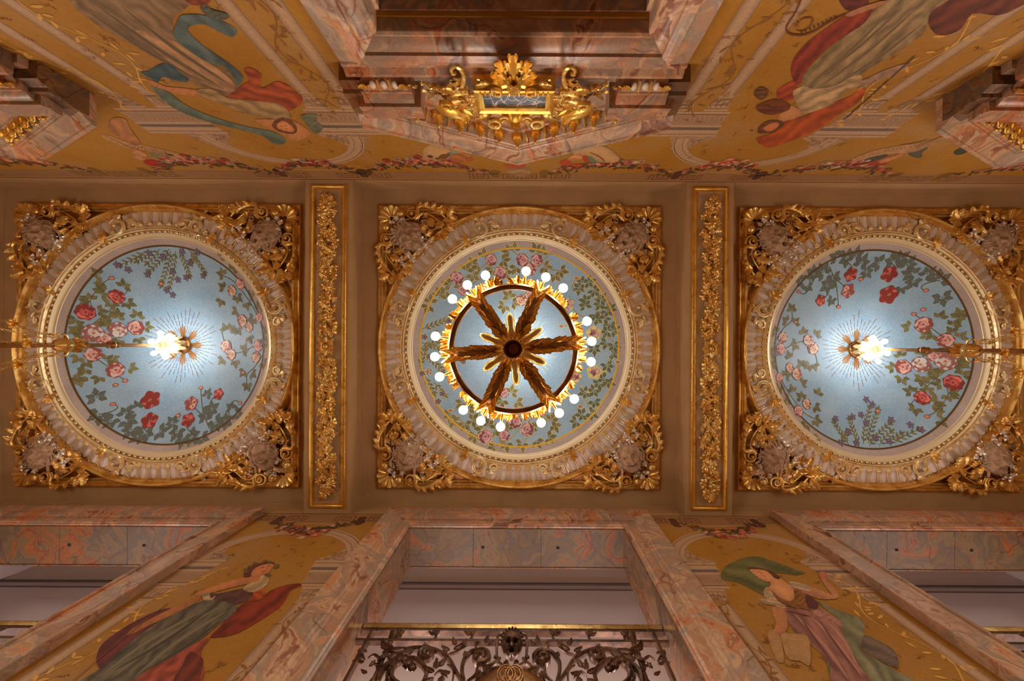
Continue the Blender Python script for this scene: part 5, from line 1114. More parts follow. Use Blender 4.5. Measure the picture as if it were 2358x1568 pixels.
# --- painted architecture, world coordinates (X, height above the viewer)
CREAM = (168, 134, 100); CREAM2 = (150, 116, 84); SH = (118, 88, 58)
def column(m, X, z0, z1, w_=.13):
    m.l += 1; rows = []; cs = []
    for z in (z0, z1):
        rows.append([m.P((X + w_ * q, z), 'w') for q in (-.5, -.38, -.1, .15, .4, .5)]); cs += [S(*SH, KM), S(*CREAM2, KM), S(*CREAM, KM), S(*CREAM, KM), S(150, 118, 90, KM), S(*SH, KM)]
    m.mb.grid(rows, col=cs)
def rect(m, x0, x1, z0, z1, rgb): m.poly([(x0, z0), (x1, z0), (x1, z1), (x0, z1)], rgb, smooth=False, mode='w')
def panel(wall, cx, us):
    m = Mural(wall)
    for u in us:
        for s_ in (-1, 1):
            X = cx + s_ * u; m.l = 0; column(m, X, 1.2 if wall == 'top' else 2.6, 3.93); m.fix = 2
            for z, w_ in ((3.93, .15), (3.955, .14)): rect(m, X - w_ / 2, X + w_ / 2, z, z + .018, CREAM)
            m.poly([(X - .07, 3.98), (X + .07, 3.98), (X + .12, 4.16), (X - .12, 4.16)], CREAM2, (0, 70, .35), h=.03, smooth=False, mode='w'); m.fix = 3
            for k in range(4): m.line([(X - .08 + .05 * k, 3.99), (X - .1 + .06 * k, 4.08), (X - .07 + .05 * k, 4.13)], .012, SH, 'w')
            rect(m, X - .13, X + .13, 4.16, 4.19, CREAM); m.fix = None
    lo, hi = (.62, 1.42) if wall == 'top' else (.60, 1.08)
    for s_ in (-1, 1):
        x0, x1 = sorted((cx + s_ * lo, cx + s_ * hi)); m.fix = 4
        rect(m, x0, x1, 4.20, 4.24, CREAM); rect(m, x0 + .02, x1 - .02, 4.24, 4.26, SH); rect(m, x0, x1, 4.26, 4.46, CREAM2); m.fix = 5
        for k in range(14): m.line([(x0 + .05 + k * (x1 - x0 - .1) / 13, 4.29), (x0 + .07 + k * (x1 - x0 - .1) / 13, 4.36), (x0 + .04 + k * (x1 - x0 - .1) / 13, 4.42)], .012, (132, 100, 72), 'w')
        rect(m, x0 - .03, x1 + .03, 4.46, 4.50, CREAM); rect(m, x0 - .03, x1 + .03, 4.50, 4.56, (104, 84, 70)); rect(m, x0 - .05, x1 + .05, 4.56, 4.64, CREAM); rect(m, x0 - .05, x1 + .05, 4.64, 4.655, SH); rect(m, x0 - .07, x1 + .07, 4.655, 4.70, CREAM)
        c = cx; m.fix = 1
        m.poly([(c + s_ * .52, 4.70), (c + s_ * 1.06, 4.70), (c + s_ * 1.02, 4.86), (c + s_ * .96, 5.02), (c + s_ * .80, 5.16), (c + s_ * .70, 5.12), (c + s_ * .74, 4.96), (c + s_ * .66, 4.82)], CREAM2, (0.5, 60, .28), h=.04, mode='w'); m.fix = 2
        for k in range(5): m.line([(c + s_ * (.62 + .07 * k), 4.73 + .03 * k), (c + s_ * (.70 + .06 * k), 4.80 + .03 * k), (c + s_ * (.66 + .07 * k), 4.86 + .05 * k)], .014, SH, 'w')
        arc = [(c + s_ * .93 * cos(a), 4.72 + .74 * sin(a)) for a in [radians(2 + 78 * i / 10) for i in range(11)]]
        m.fix = 3; m.line(arc, .17, CREAM, 'w', taper=False); m.fix = 4; m.line([(c + s_ * .995 * cos(a), 4.72 + .79 * sin(a)) for a in [radians(2 + 78 * i / 10) for i in range(11)]], .014, SH, 'w', taper=False)
        m.line([(c + s_ * .90 * cos(a), 4.72 + .71 * sin(a)) for a in [radians(2 + 78 * i / 10) for i in range(11)]], .012, (138, 106, 78), 'w', taper=False)
    m.fix = 1; m.line([(cx - .45, 5.62), (cx - .2, 5.66), (cx + .2, 5.66), (cx + .45, 5.62)], .05, CREAM2, 'w'); m.fix = None
    return m
def meander(m, x0, x1):
    dk, lt = (104, 64, 22), (158, 118, 76)
    rect(m, x0, x1, 5.975, 6.0, dk); rect(m, x0, x1, 5.945, 5.975, lt); rect(m, x0, x1, 5.72, 5.945, (140, 102, 62)); 
def keys(m, X, s_):
    dk, lt = (108, 66, 22), (170, 130, 86); m.l += 1
    def bar(a, b, z0, z1): x0, x1 = sorted((X + s_ * a, X + s_ * b)); rect(m, x0, x1, z0, z1, dk); m.l -= 1
    for a, b, z0, z1 in ((.10, .34, 5.905, 5.925), (.10, .118, 5.76, 5.925), (.10, .28, 5.76, 5.78), (.262, .28, 5.76, 5.87), (.16, .28, 5.855, 5.872), (.16, .177, 5.81, 5.872), (.16, .225, 5.808, 5.824), (.32, .338, 5.75, 5.925), (.32, .40, 5.75, 5.77), (.375, .392, 5.75, 5.925)): bar(a, b, z0, z1)
def balls(m, X, rgb=(84, 44, 20)):
    m.poly(blob(X, 5.84, .062, 5, .08), rgb, mode='w'); m.poly([(X - .05, 5.80), (X + .05, 5.80), (X + .09, 5.70), (X + .02, 5.62), (X - .06, 5.68)], rgb, mode='w')
RC = [(156, 60, 36), (170, 92, 60), (168, 118, 82), (160, 128, 92), (134, 44, 26), (176, 110, 80), (98, 60, 30), (104, 78, 36)]
def swag(m, xa, xb, sag=.40, seed=0, n=90):
    rr = random.Random(seed)
    for i in range(26):
        t = i / 25; X = xa + (xb - xa) * t; z = 5.76 - sag * 4 * t * (1 - t) * .8
        for _ in range(2):
            a = rr.uniform(0, 6.28); L_ = rr.uniform(.06, .12); x, y = X + rr.gauss(0, .03), z + rr.gauss(0, .03); m.line([(x, y), (x + L_ * cos(a), y + L_ * .8 * sin(a))], .035, rr.choice([(84, 56, 24), (98, 66, 30), (70, 52, 30)]), 'w', smooth=False)
    for i in range(n):
        t = min(.95, max(.05, rr.gauss(.5, .22))); X = xa + (xb - xa) * t; z = 5.74 - sag * 4 * t * (1 - t) + rr.gauss(0, .05); r = rr.uniform(.022, .055) * (.6 + .6 * sin(pi * t))
        c = rr.choice(RC); m.poly(blob(X, z, r, 5, .12, rr.uniform(0, 6), 12), c, smooth=False, mode='w'); m.poly(blob(X + r * .1, z, r * .5, 4, .15, rr.uniform(0, 6), 9), tuple(min(255, int(q * 1.22)) for q in c) if rr.random() < .6 else tuple(int(q * .7) for q in c), smooth=False, mode='w')
        m.l -= 2
        m.l = 15 + (i * 7) % 5
def sprigs(m, x0, x1, z0, z1, n, seed, rgb=(120, 74, 24), skip=None):
    rr = random.Random(seed)
    for i in range(n):
        X = rr.uniform(x0, x1); z = rr.uniform(z0, z1); a = rr.uniform(0, 6.28); m.l = 1 + i % 3
        for k in range(5):
            b = a + (k - 2) * .55; L_ = rr.uniform(.03, .06); m.line([(X + .02 * cos(b), z + .02 * sin(b)), (X + L_ * cos(b), z + L_ * sin(b))], .010, rgb, 'w', smooth=False)
def vine(m, X, z0, z1, rgb, seed, amp=.12):
    rr = random.Random(seed); n = 12; pts = [(X + amp * sin(i * 1.1 + seed), z0 + (z1 - z0) * i / n) for i in range(n + 1)]; m.line(pts, .012, rgb, 'w', taper=False)
    for p in pts:
        for _ in range(3):
            a = rr.uniform(0, 6.28); L_ = rr.uniform(.06, .11); x, y = p[0] + rr.gauss(0, .05), p[1] + rr.gauss(0, .06)
            m.poly([(x, y), (x + L_ * .5 * cos(a) - .014 * sin(a), y + L_ * .5 * sin(a) + .014 * cos(a)), (x + L_ * cos(a), y + L_ * sin(a)), (x + L_ * .5 * cos(a) + .014 * sin(a), y + L_ * .5 * sin(a) - .014 * cos(a))], rgb, smooth=True, mode='w'); m.l -= 1
# meander bands and swags along both walls
for wall in ('top', 'bottom'):
    m = Mural(wall); nm = 'back' if wall == 'top' else 'front'
    if wall == 'top': meander(m, -8.9, 8.7)
    else:
        for b in (BC[1], BC[2]): meander(m, b - .95, b + .95)
    lv = m.l
    for i, cx in enumerate(CX):
        for u in ((-2.32, -.36, .36, 2.32) if wall == 'top' else (-2.32, 2.32)):
            m.l = lv + 1
            for s_ in (-1, 1): keys(m, cx + u, s_) ; m.l = lv + 1
            m.l = lv + 4; balls(m, cx + u, (84, 44, 20) if abs(u) > 1 else (120, 82, 24))
    m.done('meander_band', 'painted Greek key band along the top of the %s wall' % nm)
    m = Mural(wall); m.l = 14
    for bi, b in enumerate((BC[1], BC[2])): m.l = 14; swag(m, b - .60, b + .60, .34, bi * 5 + (wall == 'top'), 120)
    if wall == 'top':
        for i, cx in enumerate(CX):
            for s_ in (-1, 1): m.l = 14; swag(m, cx + s_ * .42, cx + s_ * 2.26, .36, 20 + i * 2 + s_, 110)
    m.done('flower_swag', 'painted swags of red, pink and cream flowers under the key band of the %s wall' % nm)
for wall, us in (('top', (.80, 1.17)), ('bottom', (.80,))):
    for bi, b in enumerate((BC[1], BC[2])):
        side = 'left' if bi == 0 else 'right'; m = panel(wall, b, us)
        m.done('painted_architecture', 'painted cream columns and arch, %s part of the %s wall' % (side, 'back' if wall == 'top' else 'front'))
        m = Mural(wall); sprigs(m, b - (1.3 if wall == 'top' else .7), b + (1.3 if wall == 'top' else .7), 2.8, 5.2, 70, 3 + bi)
        m.l = 5; vine(m, b + (-.62 if bi == 0 else .62), 2.4, 4.4, (196, 146, 60), bi + 1, .12)
        if wall == 'top': m.l = 5; vine(m, b + (-1.25 if bi == 0 else 1.25), 1.9, 4.2, (196, 146, 60), bi + 3, .12); m.l = 5; vine(m, b + (1.0 if bi == 0 else -1.0), 2.6, 4.3, (128, 84, 30), bi + 5, .10)
        else: m.l = 5; vine(m, b + (.86 if bi == 0 else -.86), 2.6, 4.0, (132, 88, 36), bi + 7, .07)
        m.done('painted_foliage', 'painted sprigs and leaf trails, %s part of the %s wall' % (side, 'back' if wall == 'top' else 'front'))
L0 = 12
# --- figure A, front wall left
m = Mural('bottom'); m.l = L0
m.poly(F4([(1110, 685), (1000, 700), (850, 770), (720, 850), (640, 920), (608, 1000), (620, 1050), (640, 1058), (760, 1000), (900, 900), (1050, 820), (1200, 720)]), (98, 44, 36), (-.6, .16, .25))
m.poly(F4([(1700, 580), (1800, 540), (1890, 530), (1900, 545), (1830, 580), (1800, 640), (1740, 700), (1600, 790), (1480, 850), (1330, 870), (1390, 800), (1480, 700), (1560, 640), (1630, 640)]), (122, 42, 14), (-.55, .16, .28))
m.poly(F4([(1330, 868), (1270, 960), (1285, 1040), (1240, 1165), (780, 1165), (900, 1090), (1060, 1000), (1250, 900)]), (142, 66, 42), (-.6, .18, .32))
m.poly(F4([(1200, 960), (1275, 1000), (1280, 1040), (1240, 1165), (1090, 1165), (1150, 1050)]), (104, 42, 24), (-.8, .2, .25))
m.poly(F4([(1270, 645), (1350, 625), (1480, 640), (1492, 700), (1440, 752), (1380, 790), (1300, 860), (1160, 950), (980, 1040), (790, 1165), (500, 1165), (640, 1060), (800, 920), (960, 800), (1120, 700)]), (94, 84, 64), (-.66, .20, .30), h=4)
for a, b_ in (((1380, 680), (700, 1130)), ((1300, 690), (640, 1110)), ((1440, 700), (860, 1110))): m.soft(F4([a, ((a[0] + b_[0]) / 2 - 20, (a[1] + b_[1]) / 2 - 15), b_]), 9, (120, 108, 82), (94, 84, 64))
for a, b_ in (((1340, 680), (720, 1080)), ((1420, 740), (900, 1090))): m.soft(F4([a, ((a[0] + b_[0]) / 2 + 20, (a[1] + b_[1]) / 2 + 10), b_]), 8, (64, 56, 40), (94, 84, 64))
m.poly(F4([(1560, 575), (1600, 560), (1665, 570), (1670, 610), (1620, 640), (1580, 630)]), (150, 66, 18), (0.5, .3, .4)); 
m.poly(F4([(1330, 600), (1400, 590), (1540, 562), (1600, 590), (1560, 635), (1480, 662), (1420, 645), (1350, 632)]), (82, 50, 38), (-.3, .3, .3))
m.poly(F4([(1535, 560), (1600, 500), (1640, 475), (1690, 490), (1692, 530), (1640, 572), (1580, 585)]), (158, 132, 88), (-.5, .35, .3))
m.poly(F4([(1270, 612), (1230, 655), (1100, 722), (950, 792), (830, 852), (800, 852), (850, 808), (980, 738), (1120, 668), (1200, 628)]), (168, 106, 58), (-.4, .1, .12))
m.poly(F4([(1560, 485), (1620, 478), (1640, 510), (1560, 532), (1440, 562), (1330, 592), (1250, 612), (1238, 592), (1320, 556), (1430, 518)]), (176, 112, 62), (-.3, .1, .12))
m.poly(F4([(1280, 600), (1330, 585), (1360, 610), (1330, 640), (1285, 632)]), (158, 134, 96), (0, .3, .3)); m.poly(blob(1340 / 2.7419, 1150 + 605 / 2.7419, 6, 3, .1), (84, 48, 34))
m.poly(F4([(1540, 492), (1552, 440), (1600, 412), (1670, 396), (1735, 398), (1700, 430), (1640, 455), (1600, 480)]), (92, 46, 22), (-.4, .4, .3))
m.poly(F4([(1590, 490), (1590, 455), (1625, 425), (1680, 408), (1725, 408), (1715, 438), (1685, 468), (1650, 480), (1625, 498)]), (186, 116, 70))
m.line(F4([(1650, 430), (1668, 427)]), 1.6, (70, 36, 20), smooth=False); m.line(F4([(1690, 422), (1703, 418)]), 1.6, (70, 36, 20), smooth=False); m.line(F4([(1655, 458), (1675, 452)]), 2.2, (150, 50, 34), smooth=False); m.line(F4([(1690, 425), (1680, 445), (1672, 446)]), 1.1, (140, 80, 46))
for x, y in ((1550, 438), (1575, 420), (1610, 400), (1675, 386), (1700, 392), (1750, 412), (1745, 425), (1690, 470), (1700, 476), (1555, 455)): m.poly(F4([(x - 14, y + 4), (x, y - 6), (x + 16, y), (x, y + 8)]), (92, 88, 40)); m.l -= 1
m.l += 2; m.line(F4([(1060, 655), (900, 780), (620, 1010), (460, 1146)]), 1.6, (112, 68, 40), taper=False)
m.done('painted_woman', 'painted woman in grey-green skirt and red cloak with a leaf wreath, lower left of the picture')
# --- figure B, front wall right
m = Mural('bottom'); m.l = L0
m.poly(F6([(440, 480), (460, 430), (520, 395), (600, 365), (680, 362), (760, 385), (860, 422), (950, 455), (972, 465), (920, 478), (820, 466), (780, 475), (800, 520), (745, 560), (715, 605), (640, 570), (560, 530), (500, 515), (450, 510)]), (98, 94, 50), (.35, .16, .25))
m.poly(F6([(1040, 640), (1180, 700), (1330, 760), (1348, 830), (1330, 950), (1400, 1000), (1540, 1080), (1680, 1170), (1380, 1170), (1320, 1050), (1250, 930), (1205, 830), (1190, 760), (1110, 700)]), (118, 114, 82), (.9, .18, .28), h=5)
m.poly(F6([(1345, 860), (1450, 900), (1530, 950), (1562, 1010), (1555, 1062), (1480, 1040), (1400, 990), (1335, 950)]), (98, 82, 66), (.5, .2, .3))
m.poly(F6([(1100, 1000), (1150, 1070), (1180, 1170), (1145, 1170), (1120, 1080)]), (96, 92, 52))
m.poly(F6([(840, 690), (950, 690), (1050, 700), (1190, 760), (1210, 850), (1260, 950), (1320, 1060), (1400, 1170), (1160, 1170), (1130, 1060), (1080, 980), (1010, 920), (940, 870), (880, 800)]), (142, 94, 80), (.95, .20, .30), h=4)
for a, b_ in (((900, 720), (1250, 1140)), ((1000, 730), (1330, 1120)), ((1100, 760), (1300, 1040))): m.soft(F6([a, ((a[0] + b_[0]) / 2 + 15, (a[1] + b_[1]) / 2 - 15), b_]), 9, (172, 122, 100), (142, 94, 80))
for a, b_ in (((940, 740), (1200, 1100)), ((1060, 760), (1340, 1140))): m.soft(F6([a, ((a[0] + b_[0]) / 2 - 5, (a[1] + b_[1]) / 2 + 5), b_]), 7, (98, 58, 52), (142, 94, 80))
m.poly(F6([(1000, 700), (1060, 690), (1140, 730), (1200, 780), (1190, 810), (1120, 770), (1050, 750), (1000, 740)]), (160, 112, 92), (.5, .35, .3))
m.poly(F6([(735, 840), (790, 830), (815, 860), (840, 1020), (800, 1026), (775, 980)]), (160, 120, 74)); m.poly(F6([(815, 840), (870, 850), (990, 870), (1005, 1045), (940, 1022), (862, 1000)]), (168, 128, 80))
for k in range(9): m.line(F6([(850 + 3 * k, 885 + 13 * k), (960 + 3 * k, 905 + 13 * k)]), .9, (120, 84, 48), smooth=False); m.l -= 1
m.l += 1
m.poly(F6([(770, 680), (840, 690), (862, 780), (850, 835), (800, 852), (775, 832), (790, 780), (768, 720)]), (176, 116, 72), (1.4, .12, .12))
m.poly(F6([(712, 572), (745, 555), (790, 610), (845, 650), (852, 672), (800, 655), (730, 640), (692, 652), (715, 620)]), (172, 142, 106), (.6, .35, .28)); m.poly(F6([(690, 632), (760, 632), (840, 660), (850, 690), (780, 672), (705, 658)]), (160, 130, 96), (.2, .4, .25))
m.poly(F6([(745, 500), (800, 488), (850, 525), (905, 560), (912, 620), (870, 645), (800, 612), (760, 582), (722, 576), (755, 540)]), (196, 136, 86), (.7, .1, .10))
m.poly(F6([(880, 520), (960, 540), (1060, 570), (1138, 600), (1110, 560), (1070, 500), (1058, 468), (1088, 458), (1105, 480), (1112, 520), (1155, 560), (1184, 620), (1080, 632), (985, 602), (890, 562)]), (178, 120, 78), (.3, .1, .12))
m.poly(F6([(875, 520), (950, 530), (1010, 560), (1000, 580), (920, 560), (880, 548)]), (166, 140, 108), (.3, .3, .25))
m.poly(F6([(755, 570), (800, 612), (870, 642), (905, 622), (903, 565), (960, 590), (1000, 640), (1052, 690), (1000, 702), (950, 692), (860, 672), (800, 640)]), (128, 80, 32), (.6, .5, .35))
m.poly(F6([(975, 608), (1020, 620), (1056, 670), (1040, 692), (990, 680)]), (84, 42, 40))
m.poly(F6([(612, 438), (640, 428), (700, 435), (760, 455), (812, 490), (800, 505), (745, 480), (690, 455)]), (98, 50, 22), (.4, .5, .3))
m.poly(F6([(622, 444), (660, 442), (720, 450), (762, 480), (775, 510), (742, 522), (692, 505), (648, 474)]), (202, 138, 88))
m.line(F6([(670, 460), (685, 456)]), 1.5, (80, 42, 24), smooth=False); m.line(F6([(708, 482), (722, 488)]), 2.0, (164, 60, 44), smooth=False); m.line(F6([(690, 463), (702, 462)]), 1.2, (80, 42, 24), smooth=False); m.line(F6([(690, 460), (700, 474), (694, 478)]), 1.0, (150, 92, 56))
m.line(F6([(845, 706), (900, 712), (960, 728), (1010, 738)]), 2.4, (120, 60, 40)); m.poly(F6([(1060, 470), (1078, 455), (1100, 462), (1108, 488), (1085, 498), (1064, 490)]), (168, 96, 62))
m.done('painted_woman', 'painted woman in pink dress and green veil holding an open book, lower right of the picture')
# --- figure C, back wall left
m = Mural('top'); m.l = L0
m.poly(F2([(490, -20), (1240, -20), (1225, 60), (1150, 120), (1160, 230), (1250, 330), (1400, 420), (1560, 500), (1600, 540), (1560, 600), (1500, 630), (1400, 600), (1290, 560), (1180, 470), (1050, 370), (850, 280), (650, 170)]), (126, 98, 66), (.62, .18, .25), h=4)
m.poly(F2([(900, 200), (1080, 240), (1250, 330), (1500, 500), (1560, 600), (1450, 595), (1300, 530), (1150, 430), (1000, 310)]), (160, 120, 80), (.62, .22, .25), h=4)
for a, b_ in (((620, 20), (1480, 590)), ((800, 40), (1520, 560)), ((560, 60), (1330, 540))): m.soft(F2([a, ((a[0] + b_[0]) / 2 - 10, (a[1] + b_[1]) / 2 + 15), b_]), 9, (96, 76, 52), (126, 98, 66))
m.poly(F2([(1160, 180), (1190, 110), (1250, 95), (1340, 100), (1450, 130), (1560, 190), (1565, 222), (1530, 246), (1440, 205), (1350, 162), (1262, 172), (1250, 210), (1330, 290), (1430, 360), (1560, 450), (1607, 512), (1575, 558), (1500, 455), (1350, 400), (1220, 312), (1150, 242)]), (86, 98, 92), (.7, .16, .28), h=4)
m.poly(F2([(925, 475), (980, 470), (1060, 425), (1130, 425), (1190, 480), (1250, 520), (1230, 545), (1150, 530), (1080, 510), (1040, 552), (1000, 520)]), (62, 78, 80), (.4, .2, .25))
m.poly(F2([(1000, 565), (1050, 580), (1130, 620), (1240, 700), (1400, 770), (1600, 830), (1800, 870), (1860, 900), (1892, 930), (1870, 956), (1810, 950), (1740, 902), (1600, 862), (1400, 812), (1200, 742), (1080, 662)]), (92, 102, 84), (.35, .2, .22))
m.poly(F2([(990, 530), (1100, 572), (1200, 582), (1310, 600), (1300, 632), (1180, 622), (1080, 592), (1000, 562)]), (178, 112, 62))
m.poly(F2([(1500, 650), (1560, 600), (1610, 560), (1652, 530), (1618, 470), (1650, 448), (1730, 490), (1720, 540), (1742, 582), (1830, 540), (1900, 560), (1960, 610), (2002, 640), (1992, 690), (1900, 742), (1860, 722), (1750, 672), (1620, 672)]), (150, 68, 32), (.3, .22, .32), h=4)
m.poly(F2([(1290, 600), (1400, 590), (1520, 650), (1700, 670), (1850, 690), (1922, 760), (1900, 802), (1780, 782), (1640, 752), (1500, 702), (1380, 652)]), (150, 120, 76), (.35, .25, .28), h=4)
m.poly(F2([(1690, 795), (1780, 790), (1940, 800), (2050, 870), (2040, 902), (1950, 932), (1850, 872), (1780, 850)]), (178, 118, 70))
m.poly(F2([(1800, 830), (1830, 790), (1900, 780), (1960, 830), (1960, 880), (1900, 885), (1830, 862)]), (112, 66, 32), (.5, .5, .3)); m.poly(F2([(1835, 822), (1880, 802), (1938, 842), (1942, 872), (1890, 868), (1840, 848)]), (196, 126, 76))
m.line(F2([(1858, 836), (1872, 838)]), 1.4, (80, 44, 22), smooth=False); m.line(F2([(1890, 852), (1906, 858)]), 1.8, (150, 60, 40), smooth=False); m.line(F2([(1885, 830), (1898, 838)]), 1.4, (80, 44, 22), smooth=False)
m.poly(F2([(1990, 770), (2030, 755), (2100, 760), (2092, 800), (2142, 840), (2100, 886), (2060, 862), (2020, 812)]), (100, 100, 76), (.6, .3, .25))
m.poly(F2([(1220, -15), (1390, -15), (1370, 30), (1290, 36), (1240, 15)]), (116, 54, 32), (0, .4, .3)); m.poly(F2([(1330, 60), (1360, 28), (1400, 60), (1500, 90), (1512, 120), (1450, 132), (1380, 112)]), (80, 78, 62), (.3, .5, .3))
m.poly(F2([(750, 780), (830, 790), (860, 850), (930, 950), (880, 960), (780, 900), (720, 850)]), (160, 104, 60), (.6, .2, .2))
m.done('painted_woman', 'painted woman with blue floating scarf and red drapery, upper left of the picture')
m = Mural('top'); m.l = L0; Rb = lambda L: [(200 + x / 7.369, 290 + y / 7.369) for x, y in L]
m.poly(Rb([(240, 130), (420, 180), (650, 270), (950, 330), (1300, 400), (1600, 480), (1900, 560), (1800, 620), (1500, 600), (1250, 500), (1000, 430), (750, 400), (500, 310), (300, 220)]), (164, 118, 72), (.25, .12, .15)); m.line(Rb([(240, 130), (500, 250), (760, 370), (1000, 430)]), 1.4, (104, 60, 20)); m.line(Rb([(1250, 520), (1450, 590), (1600, 640)]), 1.4, (104, 60, 20))
for gl_ in ([(680, 340), (720, 310), (770, 350), (740, 375)], [(790, 370), (830, 345)], [(840, 395), (890, 360), (870, 400)], [(925, 350), (925, 385)], [(925, 355), (960, 365), (935, 372)], [(970, 390), (975, 365), (1000, 395)], [(1065, 365), (1090, 405)], [(1100, 420), (1155, 390)], [(1185, 405), (1185, 435)], [(1340, 440), (1310, 450), (1350, 460), (1355, 470), (1320, 470)]):
    m.line(Rb(gl_), 1.3, (96, 66, 40), smooth=False, taper=False); m.l -= 1
m.l += 1; m.poly(Rb([(780, 430), (860, 410), (1000, 470), (1000, 560), (900, 580), (800, 520)]), (172, 116, 72), (.2, .3, .2)); m.poly(Rb([(960, 600), (1100, 570), (1200, 620), (1180, 680), (1060, 670)]), (150, 34, 18)); m.poly(Rb([(1070, 460), (1200, 470), (1400, 580), (1380, 640), (1250, 590), (1100, 520)]), (128, 112, 72), (.3, .3, .2)); m.poly(Rb([(1650, 650), (1800, 590), (1890, 600), (1850, 640)]), (160, 54, 20))
m.done('painted_ribbon', 'painted inscribed ribbon above the left meander, letters faint and upside down')
# --- figure D, back wall right
m = Mural('top'); m.l = L0
m.poly(F3([(1820, -20), (2380, -20), (2300, 60), (2180, 102), (2020, 92), (1940, 190), (1850, 232), (1770, 225), (1720, 150), (1740, 80)]), (98, 48, 30), (-.5, .14, .28), h=5)
m.poly(F3([(1400, 40), (1490, -20), (1860, -20), (1740, 80), (1700, 200), (1560, 320), (1380, 430), (1200, 540), (1050, 602), (930, 602), (880, 560), (900, 490), (1000, 380), (1150, 250), (1300, 120)]), (138, 112, 74), (-.72, .18, .28), h=4)
for a, b_ in (((1480, 60), (930, 560)), ((1640, 60), (1000, 580)), ((1560, 40), (960, 540)), ((1680, 160), (1080, 580))): m.soft(F3([a, ((a[0] + b_[0]) / 2 + 15, (a[1] + b_[1]) / 2 + 10), b_]), 8, (104, 82, 56), (138, 112, 74))
m.poly(F3([(1230, 80), (1350, 60), (1300, 150), (1200, 220), (1080, 300), (980, 390), (900, 480), (870, 562), (830, 540), (810, 470), (830, 390), (900, 300), (1000, 220), (1100, 150)]), (132, 50, 28), (-.8, .16, .28), h=4)
m.poly(F3([(720, 600), (830, 538), (850, 600), (820, 660), (740, 672)]), (142, 58, 26), (-.3, .3, .3))
m.poly(F3([(1240, 560), (1400, 480), (1540, 430), (1592, 430), (1560, 462), (1430, 522), (1280, 582)]), (150, 114, 88), (-.4, .3, .2))
m.poly(F3([(580, 920), (700, 880), (780, 802), (900, 770), (1050, 700), (1200, 640), (1290, 588), (1302, 620), (1240, 692), (1130, 762), (1000, 852), (850, 922), (700, 972), (640, 977)]), (160, 70, 20), (-.5, .16, .28), h=4)
m.poly(F3([(800, 700), (880, 742), (850, 782), (760, 802), (725, 780)]), (178, 120, 72))
m.poly(F3([(830, 600), (900, 568), (960, 590), (1100, 570), (1240, 500), (1282, 510), (1270, 562), (1180, 602), (1100, 682), (960, 742), (880, 742), (850, 682), (828, 640)]), (166, 134, 92), (-.3, .25, .28), h=4)
m.poly(F3([(590, 855), (640, 808), (720, 798), (762, 820), (742, 852), (680, 882), (600, 885)]), (94, 54, 22), (-.3, .5, .3)); m.poly(F3([(625, 852), (690, 815), (730, 820), (720, 845), (670, 872)]), (178, 106, 56)); m.line(F3([(560, 870), (540, 862)]), 2, (80, 46, 20), smooth=False)
m.poly(F3([(580, 720), (600, 690), (700, 658), (770, 670), (806, 702), (790, 732), (700, 762), (620, 752)]), (100, 50, 18), (0, .5, .3)); m.line(F3([(640, 690), (700, 715), (770, 700)]), 2, (60, 28, 12)); m.poly(F3([(565, 622), (600, 578), (660, 600), (640, 652), (600, 662)]), (96, 60, 26), (0, .6, .4))
m.line(F3([(1165, 795), (1400, 585), (1632, 375)]), 2.6, (74, 58, 48), taper=False)
m.line(F3([(880, -10), (840, 80), (780, 180), (800, 225), (880, 235), (960, 210), (1060, 150), (1170, 95)]), 4.5, (104, 56, 22), taper=False); m.line(F3([(840, 200), (900, 205), (950, 150), (940, 120), (880, 130), (850, 170)]), 3.5, (110, 62, 26))
for k in range(9): m.line(F3([(885 + 28 * k, 225 - 13 * k), (875 + 28 * k, 208 - 13 * k)]), 3.2, (70, 34, 20), smooth=False, taper=False); m.l -= 1
m.l += 1; m.poly(F3([(1140, -15), (1312, -15), (1310, 40), (1200, 72), (1150, 40)]), (92, 40, 28), (0, .3, .3)); m.poly(F3([(1180, 90), (1300, 40), (1420, 5), (1440, 20), (1320, 70), (1200, 110)]), (162, 108, 72))
m.done('painted_musician', 'painted woman in red and orange cloak with violin and bow, upper right of the picture')
m = Mural('top'); m.l = L0; Rr = lambda L: [(1900 + x / 7.369, 290 + y / 7.369) for x, y in L]
m.poly(Rr([(330, 620), (500, 540), (750, 440), (1050, 370), (1500, 300), (1800, 240), (2050, 150), (2060, 200), (1750, 370), (1400, 460), (1000, 480), (750, 560), (580, 630), (420, 645)]), (166, 122, 78), (-.2, .12, .12)); m.line(Rr([(1270, 320), (1500, 290), (1750, 220)]), 1.3, (104, 60, 20)); m.line(Rr([(1540, 380), (1750, 270), (2050, 160)]), 1.3, (104, 60, 20))
for gl_ in ([(540, 550), (560, 575), (530, 580)], [(595, 540), (605, 555)], [(645, 510), (645, 530)], [(735, 505), (745, 490), (760, 500)], [(770, 495), (790, 475), (810, 490), (840, 460)], [(880, 445), (895, 470), (935, 455)], [(1000, 440), (1040, 415)], [(1050, 415), (1090, 410), (1070, 435), (1120, 430)], [(1140, 420), (1170, 390)], [(1210, 405), (1250, 375)], [(1270, 400), (1300, 365), (1290, 395)], [(1345, 365), (1350, 385)], [(1435, 335), (1445, 360), (1470, 350)], [(1520, 325), (1530, 350), (1560, 335)], [(1570, 345), (1620, 300), (1650, 290)]):
    m.line(Rr(gl_), 1.2, (92, 64, 42), smooth=False, taper=False); m.l -= 1
